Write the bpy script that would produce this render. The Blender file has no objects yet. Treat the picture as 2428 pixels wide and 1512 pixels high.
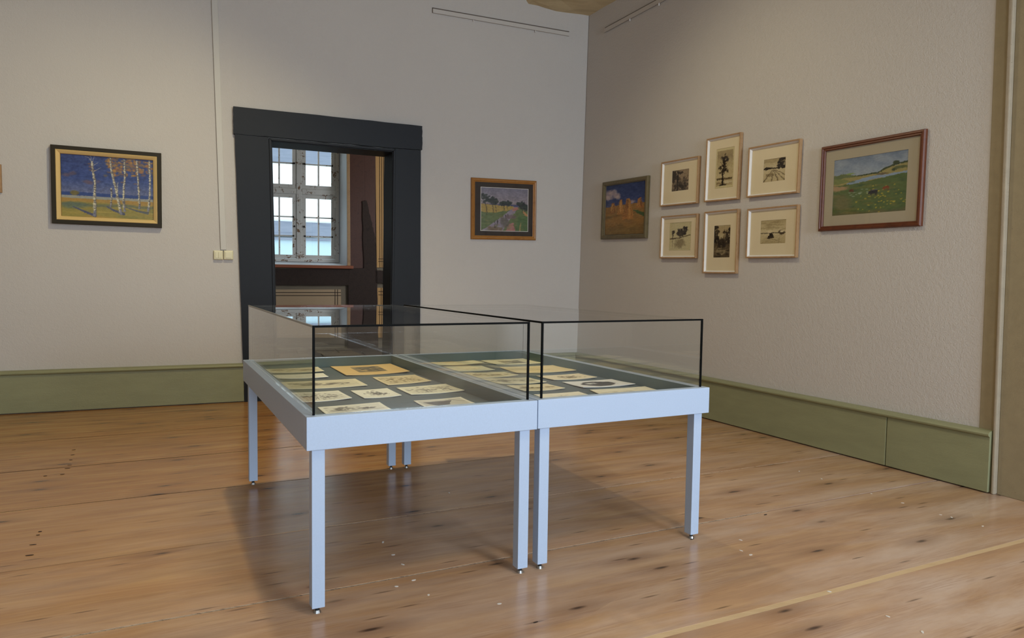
import bpy, bmesh, math, random
import numpy as np
from mathutils import Vector, Matrix

S = bpy.context.scene
COL = S.collection
rng = random.Random(7)

# ------------------------------------------------------------------ camera
FPX, PITCH, ROLL, CAMH = 1690.1, 0.0569, -0.0146, 1.05
_fw = np.array([0, math.cos(PITCH), -math.sin(PITCH)])
_rt = np.array([1.0, 0, 0]); _dn = np.cross(_fw, _rt)
_R = np.array([math.cos(ROLL)*_rt + math.sin(ROLL)*_dn, -math.sin(ROLL)*_rt + math.cos(ROLL)*_dn, _fw])
_C = np.array([0, 0, CAMH])
cd = bpy.data.cameras.new('camera'); cam = bpy.data.objects.new('camera', cd); COL.objects.link(cam)
cd.sensor_fit = 'HORIZONTAL'; cd.sensor_width = 36; cd.lens = 36*FPX/2428; cd.clip_start = .05
_m = Matrix.Identity(4)
for i in range(3):
    _m[i][0] = _R[0][i]; _m[i][1] = -_R[1][i]; _m[i][2] = -_R[2][i]; _m[i][3] = _C[i]
cam.matrix_world = _m
S.camera = cam

# ------------------------------------------------------------------ world, lights, exposure
W = bpy.data.worlds.new('overcast_sky'); S.world = W; W.use_nodes = True
_bg = W.node_tree.nodes['Background']; _bg.inputs[0].default_value = (.80, .92, 1.0, 1); _bg.inputs[1].default_value = 2.7
vs = S.view_settings
vs.view_transform = 'Standard'; vs.look = 'None'; vs.gamma = 1; vs.use_curve_mapping = False; vs.exposure = 0.0

def light(name, kind, loc, target, power, color, **kw):
    d = bpy.data.lights.new(name, kind); o = bpy.data.objects.new(name, d); COL.objects.link(o)
    d.energy = power; d.color = color
    for k, v in kw.items(): setattr(d, k, v)
    o.location = loc
    o.rotation_euler = (Vector(target) - Vector(loc)).to_track_quat('-Z', 'Y').to_euler()
    return o

# room frame: corner of door wall and picture wall; RGT runs right along the door wall, TOW runs from the corner towards the viewer
LEAN = .031
AL, AR = math.radians(24), math.radians(-63.5)
O = np.array([.653, 7.139, 0])
class Wall:
    def __init__(s, o, ang, lean=0):
        s.o = np.array(o, float); s.r = np.array([math.cos(ang), math.sin(ang), 0]); s.n = np.array([s.r[1], -s.r[0], 0])
        s.up = np.array([0, 0, 1.]) + lean*s.n; s.pn = np.cross(s.r, s.up); s.pn /= np.linalg.norm(s.pn)
    def pt(s, a, z, out=0): return s.o + a*s.r + z*s.up + out*s.n
    def uv(s, px, py, out=0):
        p = s.pix(px, py, out) - s.o - out*s.n
        z = p[2]; return float((p - z*s.up) @ s.r), float(z)
    def pix(s, px, py, out=0): return unproject(px, py, s.pn, s.o + out*s.n)
    def matrix(s, a, z, out=0, roll=0):
        c, q = math.cos(roll), math.sin(roll); up = s.up/np.linalg.norm(s.up)
        x = c*s.r + q*up; y = -q*s.r + c*up; p = s.pt(a, z, out); M = Matrix.Identity(4)
        for i in range(3): M[i][0], M[i][1], M[i][2], M[i][3] = x[i], y[i], s.pn[i], p[i]
        return M
def unproject(px, py, n, p0):
    v = _R.T @ np.array([(px-1214)/FPX, (py-756)/FPX, 1.0]); t = ((p0 - _C) @ n)/(v @ n); return _C + t*v
WB = Wall(O, AL, LEAN)            # wall with the door (s < 0 runs left from the corner)
WR = Wall(O, AR)                  # wall with the prints (s > 0 runs towards the viewer)
ZC = 3.68                         # ceiling height
ROOM_A, ROOM_B = 7.0, 9.4         # room size along the two walls
dL, dR = -WB.r, WR.r
def room(a, b, z=0): return O + a*dL + b*dR + np.array([0, 0, z])

WIN = [(.5, 1.8, .75, 2.75), (3.6, 5.0, .75, 2.75)]     # windows in the wall behind the viewer: along-wall range, height range
_wn = -dR/np.linalg.norm(dR)
for (a0, a1, z0, z1), pw in zip(WIN, (225, 85)):
    c = room((a0+a1)/2, ROOM_B+.12, (z0+z1)/2)
    light('window_daylight', 'AREA', c, c + WB.n*-1 + np.array([0, 0, -.35]), pw, (.68, .83, 1.0), shape='RECTANGLE', size=a1-a0, size_y=z1-z0)
light('ceiling_spot', 'SPOT', (-1.05, 3.85, 3.5), (-3.3, 4.1, -1.1), 156, (1.0, .88, .56), spot_size=math.radians(132), spot_blend=.8, shadow_soft_size=.045)
light('ceiling_spot.001', 'SPOT', (-.15, 4.3, 3.5), (1.5, 4.5, .1), 80, (1.0, .89, .62), spot_size=math.radians(130), spot_blend=1, shadow_soft_size=.07)
light('ceiling_spot.002', 'SPOT', (1.0, 1.2, 3.5), (.8, 1.7, 0), 100, (1.0, .88, .66), spot_size=math.radians(140), spot_blend=1, shadow_soft_size=.2)
# added fill light for the next room, unseen to the right of the doorway
light('next_room_fill', 'AREA', (.5, 8.9, 1.8), (-3.0, 9.7, 1.3), 48, (.85, .92, 1.0), shape='RECTANGLE', size=1.0, size_y=1.5)

# ------------------------------------------------------------------ node helpers
def lin(c):
    c = np.asarray(c, float); c = c/255.0
    return np.where(c <= .04045, c/12.92, ((c+.055)/1.055)**2.4)
def L4(*c): return tuple(lin(c)) + (1,)
class NT:
    def __init__(s, name):
        s.m = bpy.data.materials.new(name); s.m.use_nodes = True; s.t = s.m.node_tree; s.t.nodes.clear()
        s.out = s.t.nodes.new('ShaderNodeOutputMaterial')
    def n(s, typ, props=None, **inp):
        nd = s.t.nodes.new('ShaderNode'+typ)
        for k, v in (props or {}).items(): setattr(nd, k, v)
        for k, v in inp.items():
            i = nd.inputs[int(k[1:]) if k[0] == '_' else k.replace('_', ' ')]
            if hasattr(v, 'is_output'): s.t.links.new(v, i)
            else: i.default_value = v
        return nd
    def coord(s, rot=(0, 0, 0), scale=(1, 1, 1)):
        tc = s.n('TexCoord'); return s.n('Mapping', Vector=tc.outputs['Object'], Rotation=rot, Scale=scale).outputs[0]
    def noise(s, v, sc, det=4, rough=.55, dist=0): return s.n('TexNoise', Vector=v, Scale=sc, Detail=det, Roughness=rough, Distortion=dist).outputs['Fac']
    def ramp(s, f, *st):
        nd = s.n('ValToRGB', Fac=f); e = nd.color_ramp.elements
        while len(e) < len(st): e.new(.5)
        for el, (p, c) in zip(e, st): el.position = p; el.color = c if len(c) == 4 else tuple(c)+(1,)
        return nd.outputs[0]
    def mix(s, f, a, b, mode='MIX'):
        nd = s.n('Mix', {'data_type': 'RGBA', 'blend_type': mode}); 
        for i, v in ((0, f), (6, a), (7, b)):
            if hasattr(v, 'is_output'): s.t.links.new(v, nd.inputs[i])
            else: nd.inputs[i].default_value = v
        return nd.outputs[2]
    def math(s, op, a, b=0):
        nd = s.n('Math', {'operation': op})
        for i, v in ((0, a), (1, b)):
            if hasattr(v, 'is_output'): s.t.links.new(v, nd.inputs[i])
            else: nd.inputs[i].default_value = v
        return nd.outputs[0]
    def done(s, color, rough=.6, bump=None, bstr=.2, bdist=.002, **kw):
        p = s.n('BsdfPrincipled', Base_Color=color, Roughness=rough, **kw)
        if bump is not None:
            s.t.links.new(s.n('Bump', Strength=bstr, Distance=bdist, Height=bump).outputs[0], p.inputs['Normal'])
        s.t.links.new(p.outputs[0], s.out.inputs[0]); return s.m
BW = ((0, 0, 0, 1), (1, 1, 1, 1))
def bandf(T, f, lo, hi): return T.ramp(f, (lo, BW[0]), (hi, BW[1]))

def m_plaster(name, c1, c2, bs=.35):
    T = NT(name); v = T.coord()
    big = T.noise(v, .9, 3); fine = T.noise(v, 130, 3, .6); mid = T.noise(v, 45, 3)
    col = T.mix(big, c1, c2); h = T.math('ADD', fine, mid)
    return T.done(col, .92, h, bs, .0035)
def m_paint(name, c, wear, amount=.62, rough=.45, grain=(1, 1, 1), rot=(0, 0, 0), bs=.15, var=.12, spec=.4):
    T = NT(name); v = T.coord(rot, grain)
    n1 = T.noise(v, 14, 6, .65); n2 = T.noise(v, 55, 4, .6); big = T.noise(v, 2.2, 2)
    c2 = tuple(x*(1-var*2) for x in c[:3])+(1,)
    base = T.mix(big, c, c2)
    msk = bandf(T, T.math('MULTIPLY', n1, T.math('ADD', n2, .5)), amount, amount+.03)
    return T.done(T.mix(msk, base, wear), rough, T.math('ADD', n1, n2), bs, .003, Specular_IOR_Level=spec)
def m_wood(name, c1, c2, c3, scale=(1.2, 14, 14), rot=(0, 0, 0), rough=.5, bs=.2, dark=(0.02, .012, .008, 1), knots=0.0):
    T = NT(name); v = T.coord(rot, scale)
    n1 = T.noise(v, 2.0, 6, .6, .6); n2 = T.noise(v, 9, 5, .7)
    col = T.mix(n2, T.ramp(n1, (.25, c1), (.5, c2), (.75, c3)), c1)
    crack = bandf(T, n2, .68, .76)
    col = T.mix(T.math('MULTIPLY', crack, .55), col, dark)
    return T.done(col, rough, n2, bs, .004)
def m_plain(name, c, rough=.5, metal=0, bs=0, sc=200, spec=.5):
    T = NT(name); v = T.coord(); n = T.noise(v, sc, 3); c2 = tuple(x*.88 for x in c[:3])+(1,)
    return T.done(T.mix(n, c, c2), rough, n if bs else None, bs, .001, Metallic=metal, **{'Specular_IOR_Level': spec})
def m_glass(name, tint=(.94, .975, .955, 1), f0=.04):
    T = NT(name); lw = T.n('LayerWeight', Blend=.5).outputs['Facing']
    p5 = T.math('POWER', lw, 5.0); fr = T.math('ADD', T.math('MULTIPLY', p5, 1-f0), f0)
    tr = T.n('BsdfTransparent', Color=tint); gl = T.n('BsdfGlossy', Color=(1, 1, 1, 1), Roughness=.0)
    mx = T.n('MixShader', _0=fr, _1=tr.outputs[0], _2=gl.outputs[0]); T.t.links.new(mx.outputs[0], T.out.inputs[0]); return T.m
def m_art(name, rough=.55, bs=.25, spec=.4):
    T = NT(name); at = T.n('Attribute', {'attribute_name': 'paint'}); v = T.coord()
    n = T.noise(v, 160, 3, .6)
    return T.done(at.outputs['Color'], rough, n, bs, .0015, Specular_IOR_Level=spec)

PLANK_ANG = math.radians(26.5)
def m_floor(name, w=1.0):
    T = NT(name); tc = T.n('TexCoord'); oi = T.n('ObjectInfo')
    rnd = oi.outputs['Random']
    off = T.n('CombineXYZ', X=T.math('MULTIPLY', rnd, 37.0), Y=T.math('MULTIPLY', rnd, 11.0))
    base = T.n('Mapping', Vector=tc.outputs['Object'], Rotation=(0, 0, -PLANK_ANG))
    vec = T.n('VectorMath', {'operation': 'ADD'}, _0=base.outputs[0], _1=off.outputs[0]).outputs[0]
    v1 = T.n('Mapping', Vector=vec, Scale=(.7, 7, 7)).outputs[0]
    v2 = T.n('Mapping', Vector=vec, Scale=(1.6, 34, 34)).outputs[0]
    v3 = T.n('Mapping', Vector=vec, Scale=(1.9, 6.2, 6.2)).outputs[0]
    v4 = T.n('Mapping', Vector=vec, Scale=(5, 120, 120)).outputs[0]
    g1 = T.noise(v1, 2.0, 5, .6, 1.2); g2 = T.noise(v2, 1.6, 5, .65, .4); g3 = T.noise(v4, 1.5, 3, .6)
    col = T.ramp(g1, (.28, L4(144, 98, 52)), (.5, L4(170, 122, 68)), (.72, L4(190, 146, 90)))
    col = T.mix(T.math('MULTIPLY', bandf(T, g2, .5, .8), .35), col, L4(126, 84, 50))
    col = T.mix(T.math('MULTIPLY', bandf(T, g3, .55, .85), .2), col, L4(110, 70, 42))
    patch = T.noise(T.n('Mapping', Vector=vec, Scale=(.9, 2.6, 2.6)).outputs[0], 1.4, 4, .6, .5)
    col = T.mix(T.math('MULTIPLY', bandf(T, patch, .5, .75), .4), col, L4(184, 124, 66))
    # paler, greyer wear plus painted-in sky sheen to the front right, along the boards
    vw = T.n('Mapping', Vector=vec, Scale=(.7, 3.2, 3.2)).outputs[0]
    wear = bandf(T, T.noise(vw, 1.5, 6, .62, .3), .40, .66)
    walk_sheen = bandf(T, T.math('ADD', T.n('VectorMath', {'operation': 'DOT_PRODUCT'}, _0=tc.outputs['Object'], _1=(.13, -.13, 0)).outputs['Value'], .8), .06, .66)
    col = T.mix(T.math('MULTIPLY', T.math('ADD', T.math('MULTIPLY', wear, .5), .3), T.math('ADD', T.math('MULTIPLY', walk_sheen, 1.1), .04)), col, L4(206, 182, 164))
    col = T.mix(T.math('MULTIPLY', T.math('MULTIPLY', bandf(T, g3, .42, .7), bandf(T, T.noise(vw, 3.1, 3), .45, .6)), .4), col, L4(142, 100, 76))
    # knots: stretched cells with a dark core
    vo = T.n('TexVoronoi', {'feature': 'F1', 'voronoi_dimensions': '2D'}, Vector=v3, Scale=1.0, Randomness=1.0)
    kd = T.math('ADD', vo.outputs['Distance'], T.math('MULTIPLY', T.math('SUBTRACT', g2, .5), .12))
    sel = T.n('SeparateColor', Color=vo.outputs['Color']).outputs[0]
    on = bandf(T, sel, .52, .56)
    core = T.math('MULTIPLY', T.ramp(kd, (.015, BW[1]), (.075, BW[0])), on)
    halo = T.math('MULTIPLY', T.ramp(kd, (.03, BW[1]), (.34, BW[0])), on)
    col = T.mix(T.math('MULTIPLY', halo, .5), col, L4(112, 76, 54))
    col = T.mix(T.math('MULTIPLY', core, .85), col, L4(52, 36, 30))
    # short dark checks along the grain
    vc = T.n('Mapping', Vector=vec, Scale=(3.2, 30, 30)).outputs[0]
    v5 = T.n('TexVoronoi', {'feature': 'F1', 'voronoi_dimensions': '2D'}, Vector=vc, Scale=1.0)
    chk = T.math('MULTIPLY', T.ramp(v5.outputs['Distance'], (.04, BW[1]), (.16, BW[0])), bandf(T, T.n('SeparateColor', Color=v5.outputs['Color']).outputs[1], .86, .88))
    col = T.mix(T.math('MULTIPLY', chk, .65), col, L4(66, 44, 32))
    ro = T.math('ADD', T.math('MULTIPLY', patch, .14), .17)
    p = T.n('BsdfPrincipled', Base_Color=col, Roughness=ro, Specular_IOR_Level=.5)
    T.t.links.new(T.n('Bump', Strength=.10, Distance=.0012, Height=g3).outputs[0], p.inputs['Normal'])
    T.t.links.new(p.outputs[0], T.out.inputs[0]); return T.m

M = dict(
    plaster=m_plaster('lilac_grey_plaster', L4(200, 194, 186), L4(193, 186, 179), .6),
    ceiling=m_wood('limewashed_ceiling_timber', L4(190, 170, 130), L4(206, 188, 150), L4(168, 148, 110), rot=(0, 0, -AR), bs=.5, rough=.85),
    beam=m_wood('rough_beam_timber', L4(194, 174, 134), L4(214, 196, 158), L4(160, 140, 104), scale=(1, 8, 8), rot=(0, 0, -AR), bs=.8, rough=.85),
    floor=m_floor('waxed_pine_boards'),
    gapdark=m_plain('dark_joint', L4(40, 26, 18), .9),
    strip=m_wood('pale_joint_strip', L4(204, 174, 134), L4(216, 188, 148), L4(190, 158, 116), rot=(0, 0, -PLANK_ANG)),
    putty=m_paint('crumbling_joint_putty', L4(196, 178, 160), L4(70, 52, 42), .56, .9, (2, 20, 20), (0, 0, -PLANK_ANG), .6),
    green=m_paint('sage_green_paint', L4(150, 150, 114), L4(74, 60, 44), .80, .42, (2, 9, 9), (0, 0, -AL), .25),
    post=m_paint('khaki_limewashed_timber', L4(158, 143, 112), L4(96, 80, 58), .74, .6, (7, 7, 1.2), (0, 0, 0), .35),
    bead=m_paint('pale_timber_edge', L4(172, 158, 136), L4(120, 104, 80), .70, .6, (7, 7, 1), (0, 0, 0), .3),
    door=m_paint('slate_blue_gloss_paint', L4(33, 35, 39), L4(122, 88, 54), .80, .5, (9, 9, 2.5), (0, 0, 0), .12, .06, .2),
    white=m_plain('white_duct_plastic', L4(200, 195, 185), .5),
    cream=m_plain('cream_switch_plastic', L4(222, 212, 172), .35),
    case=m_plain('pale_blue_grey_lacquer', L4(180, 197, 221), .42, bs=.05),
    felt=m_plain('slate_felt', L4(98, 110, 116), .95, bs=.4, sc=600, spec=.1),
    lining=m_plain('grey_green_lining', L4(88, 106, 102), .7),
    glass=m_glass('case_glass', (.984, .992, .989, 1)), picglass=m_glass('picture_glass', (.994, .992, .988, 1), .010),
    pane=m_glass('window_glass', (.95, .98, .98, 1)),
    seam=m_plain('black_glass_seam', L4(6, 7, 7), .6, spec=.08),
    edge=m_plain('grey_glass_edge', L4(120, 116, 104), .3),
    steel=m_plain('steel_foot', L4(170, 168, 165), .35, 1),
    rubber=m_plain('black_rubber', L4(20, 20, 20), .7),
    oak=m_wood('natural_oak', L4(158, 122, 84), L4(182, 146, 104), L4(138, 102, 66), scale=(8, 8, 8), rough=.55),
    slip=m_plain('white_frame_slip', L4(226, 220, 212), .6),
    mat=m_plain('cream_mount_card', L4(232, 218, 186), .9),
    matgrey=m_plain('grey_beige_mount', L4(176, 166, 144), .9),
    matdark=m_plain('dark_umber_mount', L4(58, 50, 46), .9),
    mahog=m_wood('red_brown_frame', L4(88, 44, 22), L4(112, 58, 30), L4(66, 32, 16), scale=(6, 6, 6), rough=.5),
    giltbrown=m_wood('bronzed_frame', L4(150, 98, 40), L4(176, 122, 58), L4(120, 74, 28), scale=(8, 8, 8), rough=.42),
    gilt=m_plain('gilt_slip', L4(228, 196, 132), .38, .15),
    olive=m_plain('dark_olive_frame', L4(48, 41, 24), .5, spec=.2),
    drab=m_wood('olive_drab_frame', L4(92, 80, 52), L4(110, 98, 66), L4(74, 64, 40), scale=(6, 6, 6), rough=.45),
    oil=m_art('oil_paint', .42, .45), ink=m_art('ink_on_paper', .8, .05, .2),
    paperback=m_plain('paper_back', L4(150, 146, 134), .9),
    oldwhite=m_paint('peeling_white_paint', L4(214, 212, 206), L4(120, 92, 68), .60, .6, (.8, .8, .8), (0, 0, 0), .4),
    reveal=m_plain('whitewashed_reveal', L4(226, 232, 238), .8),
    redwood=m_wood('red_brown_boards', L4(70, 38, 24), L4(86, 48, 32), L4(54, 28, 18), scale=(9, 9, 1), bs=.3),
    darkwood=m_wood('old_dark_timber', L4(42, 28, 20), L4(60, 42, 32), L4(28, 18, 14), scale=(9, 9, 1.5), bs=.9, rough=.8),
    sill=m_wood('varnished_sill', L4(140, 74, 40), L4(160, 88, 50), L4(118, 60, 32)),
    panel=m_plaster('beige_painted_infill', L4(188, 162, 130), L4(172, 146, 114), .2),
    panel2=m_plaster('grey_brown_border', L4(128, 116, 98), L4(112, 100, 84), .3),
    ochre=m_plaster('ochre_painted_infill', L4(200, 158, 104), L4(184, 140, 88), .25),
    line=m_plain('dark_painted_line', L4(46, 30, 20), .8),
    slab=m_plaster('stone_slab', L4(96, 84, 74), L4(70, 60, 52), .4),
    facade=m_plaster('white_limewash', L4(236, 238, 238), L4(226, 230, 232), .3),
    facade2=m_plaster('pale_blue_limewash', L4(176, 196, 206), L4(168, 190, 200), .3),
    greybeam=m_wood('weathered_grey_beam', L4(108, 116, 134), L4(136, 142, 156), L4(84, 92, 110), scale=(.5, 6, 6), bs=.8),
    iron=m_plain('dark_iron', L4(44, 40, 38), .5, .6),
)

# ------------------------------------------------------------------ object helpers
def tag(o, label=None, cat=None, group=None, kind=None):
    if label: o['label'] = label
    if cat: o['category'] = cat
    if group: o['group'] = group
    if kind: o['kind'] = kind
    return o
def obj(name, verts, faces, mat, parent=None, matrix=None, smooth=False):
    me = bpy.data.meshes.new(name); me.from_pydata([tuple(map(float, v)) for v in verts], [], faces)
    bm = bmesh.new(); bm.from_mesh(me); bmesh.ops.recalc_face_normals(bm, faces=bm.faces); bm.to_mesh(me); bm.free()
    if mat: me.materials.append(M[mat] if isinstance(mat, str) else mat)
    if smooth: me.polygons.foreach_set('use_smooth', [True]*len(me.polygons))
    o = bpy.data.objects.new(name, me); COL.objects.link(o)
    if parent: o.parent = parent
    if matrix is not None: o.matrix_local = matrix
    return o
def empty(name, matrix=None, loc=None):
    o = bpy.data.objects.new(name, None); COL.objects.link(o); o.empty_display_size = .1
    if matrix is not None: o.matrix_world = matrix
    elif loc is not None: o.location = loc
    return o
BOXF = [(0, 1, 3, 2), (4, 6, 7, 5), (0, 4, 5, 1), (2, 3, 7, 6), (0, 2, 6, 4), (1, 5, 7, 3)]
def bxv(x0, x1, y0, y1, z0, z1): return [(x, y, z) for x in (x0, x1) for y in (y0, y1) for z in (z0, z1)]
def bevel(o, w, seg=2):
    m = o.modifiers.new('bevel', 'BEVEL'); m.width = w; m.segments = seg; m.limit_method = 'ANGLE'; return o
def box(name, b, mat, parent=None, bev=0, matrix=None):
    o = obj(name, bxv(*b), BOXF, mat, parent, matrix)
    return bevel(o, bev) if bev else o
def boxes(name, bs, mat, parent=None, matrix=None):
    v, f = [], []
    for b in bs:
        k = len(v); v += bxv(*b); f += [tuple(i+k for i in q) for q in BOXF]
    return obj(name, v, f, mat, parent, matrix)
def prism(name, poly, z0, z1, mat, parent=None, matrix=None, bev=0):
    n = len(poly); v = [(x, y, z0) for x, y in poly]+[(x, y, z1) for x, y in poly]
    f = [tuple(range(n))[::-1], tuple(range(n, 2*n))]+[(i, (i+1) % n, n+(i+1) % n, n+i) for i in range(n)]
    o = obj(name, v, f, mat, parent, matrix); return bevel(o, bev) if bev else o
def cyl(name, c, r, z0, z1, mat, parent=None, n=12, axis='z', r1=None, matrix=None):
    r1 = r if r1 is None else r1; v = []
    for z, q in ((z0, r), (z1, r1)):
        for i in range(n):
            a = 2*math.pi*i/n; v.append((c[0]+q*math.cos(a), c[1]+q*math.sin(a), z))
    f = [tuple(range(n))[::-1], tuple(range(n, 2*n))]+[(i, (i+1) % n, n+(i+1) % n, n+i) for i in range(n)]
    return obj(name, v, f, mat, parent, matrix)
def wallprism(name, wall, poly, o0, o1, mat, parent=None, bev=0, origin=None):
    """polygon in wall coordinates (s, z), pushed from o0 to o1 out of the wall; the mesh origin sits at its lowest corner"""
    if origin is None: origin = min(poly, key=lambda p: p[1])
    M0 = wall.matrix(origin[0], origin[1]); inv = M0.inverted(); n = len(poly); v = []
    for o_ in (o0, o1):
        for a, z in poly: v.append(inv @ Vector(wall.pt(a, z, o_)))
    f = [tuple(range(n))[::-1], tuple(range(n, 2*n))]+[(i, (i+1) % n, n+(i+1) % n, n+i) for i in range(n)]
    o = obj(name, v, f, mat)
    if parent: 
        o.parent = parent; bpy.context.view_layer.update(); o.matrix_parent_inverse = parent.matrix_world.inverted()
    o.matrix_basis = M0
    return bevel(o, bev) if bev else o
def frame_mesh(name, w, h, prof, mat, parent, y0=0.0, smooth=False):
    """mitred picture moulding: profile of (inset, out) points swept round a w x h rectangle, local x right, y up, z out"""
    v, f = [], []; n = len(prof)
    for cx, cy, sx, sy in ((-w/2, y0, 1, 1), (w/2, y0, -1, 1), (w/2, y0+h, -1, -1), (-w/2, y0+h, 1, -1)):
        for i, o_ in prof: v.append((cx+sx*i, cy+sy*i, o_))
    for k in range(4):
        for j in range(n):
            a, b = k*n+j, k*n+(j+1) % n; c, d = ((k+1) % 4)*n+(j+1) % n, ((k+1) % 4)*n+j
            f.append((a, b, c, d))
    return obj(name, v, f, mat, parent)

# ------------------------------------------------------------------ painted surfaces (colour per vertex of a fine grid)
class Canvas:
    def __init__(s, w, h, seed=0):
        s.w, s.h = w, h; s.r = np.random.RandomState(seed)
        s.u, s.v = np.meshgrid((np.arange(w)+.5)/w, (np.arange(h)+.5)/h); s.a = np.zeros((h, w, 3)); s.asp = w/h
    def vn(s, fx, fy, oct=3):
        out = np.zeros((s.h, s.w)); amp, tot = 1, 0
        for o in range(oct):
            gx, gy = int(fx*2**o)+2, int(fy*2**o)+2; g = s.r.rand(gy+1, gx+1)
            x = s.u*(gx-1); y = s.v*(gy-1); xi, yi = x.astype(int), y.astype(int); tx, ty = x-xi, y-yi
            tx = tx*tx*(3-2*tx); ty = ty*ty*(3-2*ty)
            out += amp*((g[yi, xi]*(1-tx)+g[yi, xi+1]*tx)*(1-ty)+(g[yi+1, xi]*(1-tx)+g[yi+1, xi+1]*tx)*ty); tot += amp; amp *= .55
        return out/tot
    def put(s, m, c, k=1.0):
        m = (np.clip(m, 0, 1)*k)[..., None]; s.a = s.a*(1-m)+np.asarray(c, float)*m
    def grad(s, *st):
        p = [q[0] for q in st]
        for k in range(3): s.a[..., k] = np.interp(s.v, p, [q[1][k] for q in st])
    def mottle(s, amp, fx=30, fy=30, oct=3, tint=(1, 1, 1)):
        s.a += ((s.vn(fx, fy, oct)-.5)*2*amp)[..., None]*np.asarray(tint)
    def band(s, y0, y1, c, wob=.01, soft=.006, k=1.0, fx=8, slope=0.0):
        n = (s.vn(fx, 1, 3)-.5)*2*wob; y = s.v+n+slope*(s.u-.5)
        s.put(np.clip((y-y0)/soft, 0, 1)*np.clip((y1-y)/soft, 0, 1), c, k)
    def blob(s, cx, cy, rx, ry, c, soft=.25, jag=.5, f=12, k=1.0):
        d = np.sqrt(((s.u-cx)/rx)**2+((s.v-cy)/ry)**2)+(s.vn(f, f, 3)-.5)*2*jag
        s.put((1-d)/soft+.5, c, k)
    def line(s, pts, w0, w1, c, k=1.0, soft=.6):
        n = len(pts)-1
        for i in range(n):
            (x0, y0), (x1, y1) = pts[i], pts[i+1]; dx, dy = (x1-x0)*s.asp, y1-y0; l2 = dx*dx+dy*dy+1e-9
            t = np.clip(((s.u-x0)*s.asp*dx+(s.v-y0)*dy)/l2, 0, 1); d = np.hypot((s.u-x0)*s.asp-t*dx, s.v-y0-t*dy)
            w = w0+(w1-w0)*(i+t)/n; px = 1.0/s.h
            s.put((w-d)/(px*soft*2)+.5, c, k)
    def poly(s, pts, c, k=1.0, wob=0.0, f=10):
        U = s.u+(s.vn(f, f, 2)-.5)*2*wob; V = s.v+(s.vn(f, f, 2)-.5)*2*wob; m = np.zeros((s.h, s.w), bool); n = len(pts)
        for i in range(n):
            (x0, y0), (x1, y1) = pts[i], pts[(i+1) % n]
            if y0 == y1: continue
            m ^= ((y0 > V) != (y1 > V)) & (U < (x1-x0)*(V-y0)/(y1-y0)+x0)
        s.put(m.astype(float), c, k)
    def brush(s, amp=2.0, f=.28, mot=10):
        # painterly edges: colours dragged a pixel or two by correlated noise, then short strokes of lighter and darker tone
        for k in range(2):
            fx, fy = s.w*f*(1+k), s.h*f*(1+k); du = (s.vn(fx, fy, 1)-.5)*2*amp*1.6/(1+k); dv = (s.vn(fx, fy, 1)-.5)*2*amp/(1+k)
            x = np.clip(np.round(s.u*s.w-.5+du), 0, s.w-1).astype(int); y = np.clip(np.round(s.v*s.h-.5+dv), 0, s.h-1).astype(int); s.a = s.a[y, x]
        s.a += ((s.vn(s.w*.18, s.h*.4, 2)-.5)*2*mot)[..., None]*np.array([1, 1, .9]); return s
    def leafy(s, cx, cy, rx, ry, n, cols, sz, k=.85):
        for _ in range(n):
            a, d = s.r.uniform(0, 6.283), math.sqrt(s.r.rand()); s.blob(cx+rx*d*math.cos(a), cy+ry*d*math.sin(a), sz*s.r.uniform(.5, 1.3), sz*s.r.uniform(.5, 1.2), cols[s.r.randint(len(cols))], .5, .6, 18, k)
    def dabs(s, n, x, y, r, cols, jx=.5):
        for _ in range(n):
            cx, cy = s.r.uniform(*x), s.r.uniform(*y); s.blob(cx, cy, r*s.r.uniform(.5, 1.4)/s.asp*(1+jx), r*s.r.uniform(.5, 1.2), cols[s.r.randint(len(cols))], .6, .35, 10, .8)
def art_mesh(name, cv, quad, mat, parent=None, matrix=None, thick=.002, lift=None):
    """grid over a quad given as TL, TR, BR, BL in local space; colours go to the 'paint' attribute"""
    h, w = cv.h, cv.w; q = [np.asarray(p, float) for p in quad]
    u = np.linspace(0, 1, w)[None, :, None]; v = np.linspace(0, 1, h)[:, None, None]
    P = (q[0]*(1-u)+q[1]*u)*(1-v)+(q[3]*(1-u)+q[2]*u)*v
    if lift is not None: P = P+lift(u[..., 0], v[..., 0])[..., None]*np.array([0, 0, 1.0])
    P = P.reshape(-1, 3); idx = np.arange(h*w).reshape(h, w)
    F = np.stack([idx[1:, :-1], idx[1:, 1:], idx[:-1, 1:], idx[:-1, :-1]], -1).reshape(-1, 4)
    me = bpy.data.meshes.new(name); me.vertices.add(len(P)); me.vertices.foreach_set('co', P.ravel())
    me.loops.add(F.size); me.loops.foreach_set('vertex_index', F.ravel().astype(np.int32))
    me.polygons.add(len(F)); me.polygons.foreach_set('loop_start', np.arange(0, F.size, 4, dtype=np.int32))
    me.polygons.foreach_set('use_smooth', np.ones(len(F), bool)); me.update(calc_edges=True)
    at = me.color_attributes.new('paint', 'FLOAT_COLOR', 'POINT')
    c = np.ones((h*w, 4)); c[:, :3] = lin(np.clip(cv.a, 0, 255)).reshape(-1, 3); at.data.foreach_set('color', c.ravel())
    me.materials.append(M[mat]); me.materials.append(M['paperback'])
    o = bpy.data.objects.new(name, me); COL.objects.link(o)
    if parent: o.parent = parent
    if matrix is not None: o.matrix_local = matrix
    sm = o.modifiers.new('thickness', 'SOLIDIFY'); sm.thickness = thick; sm.offset = -1
    return o

# ================================================================== SETTING
zroof = ZC+.12
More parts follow.
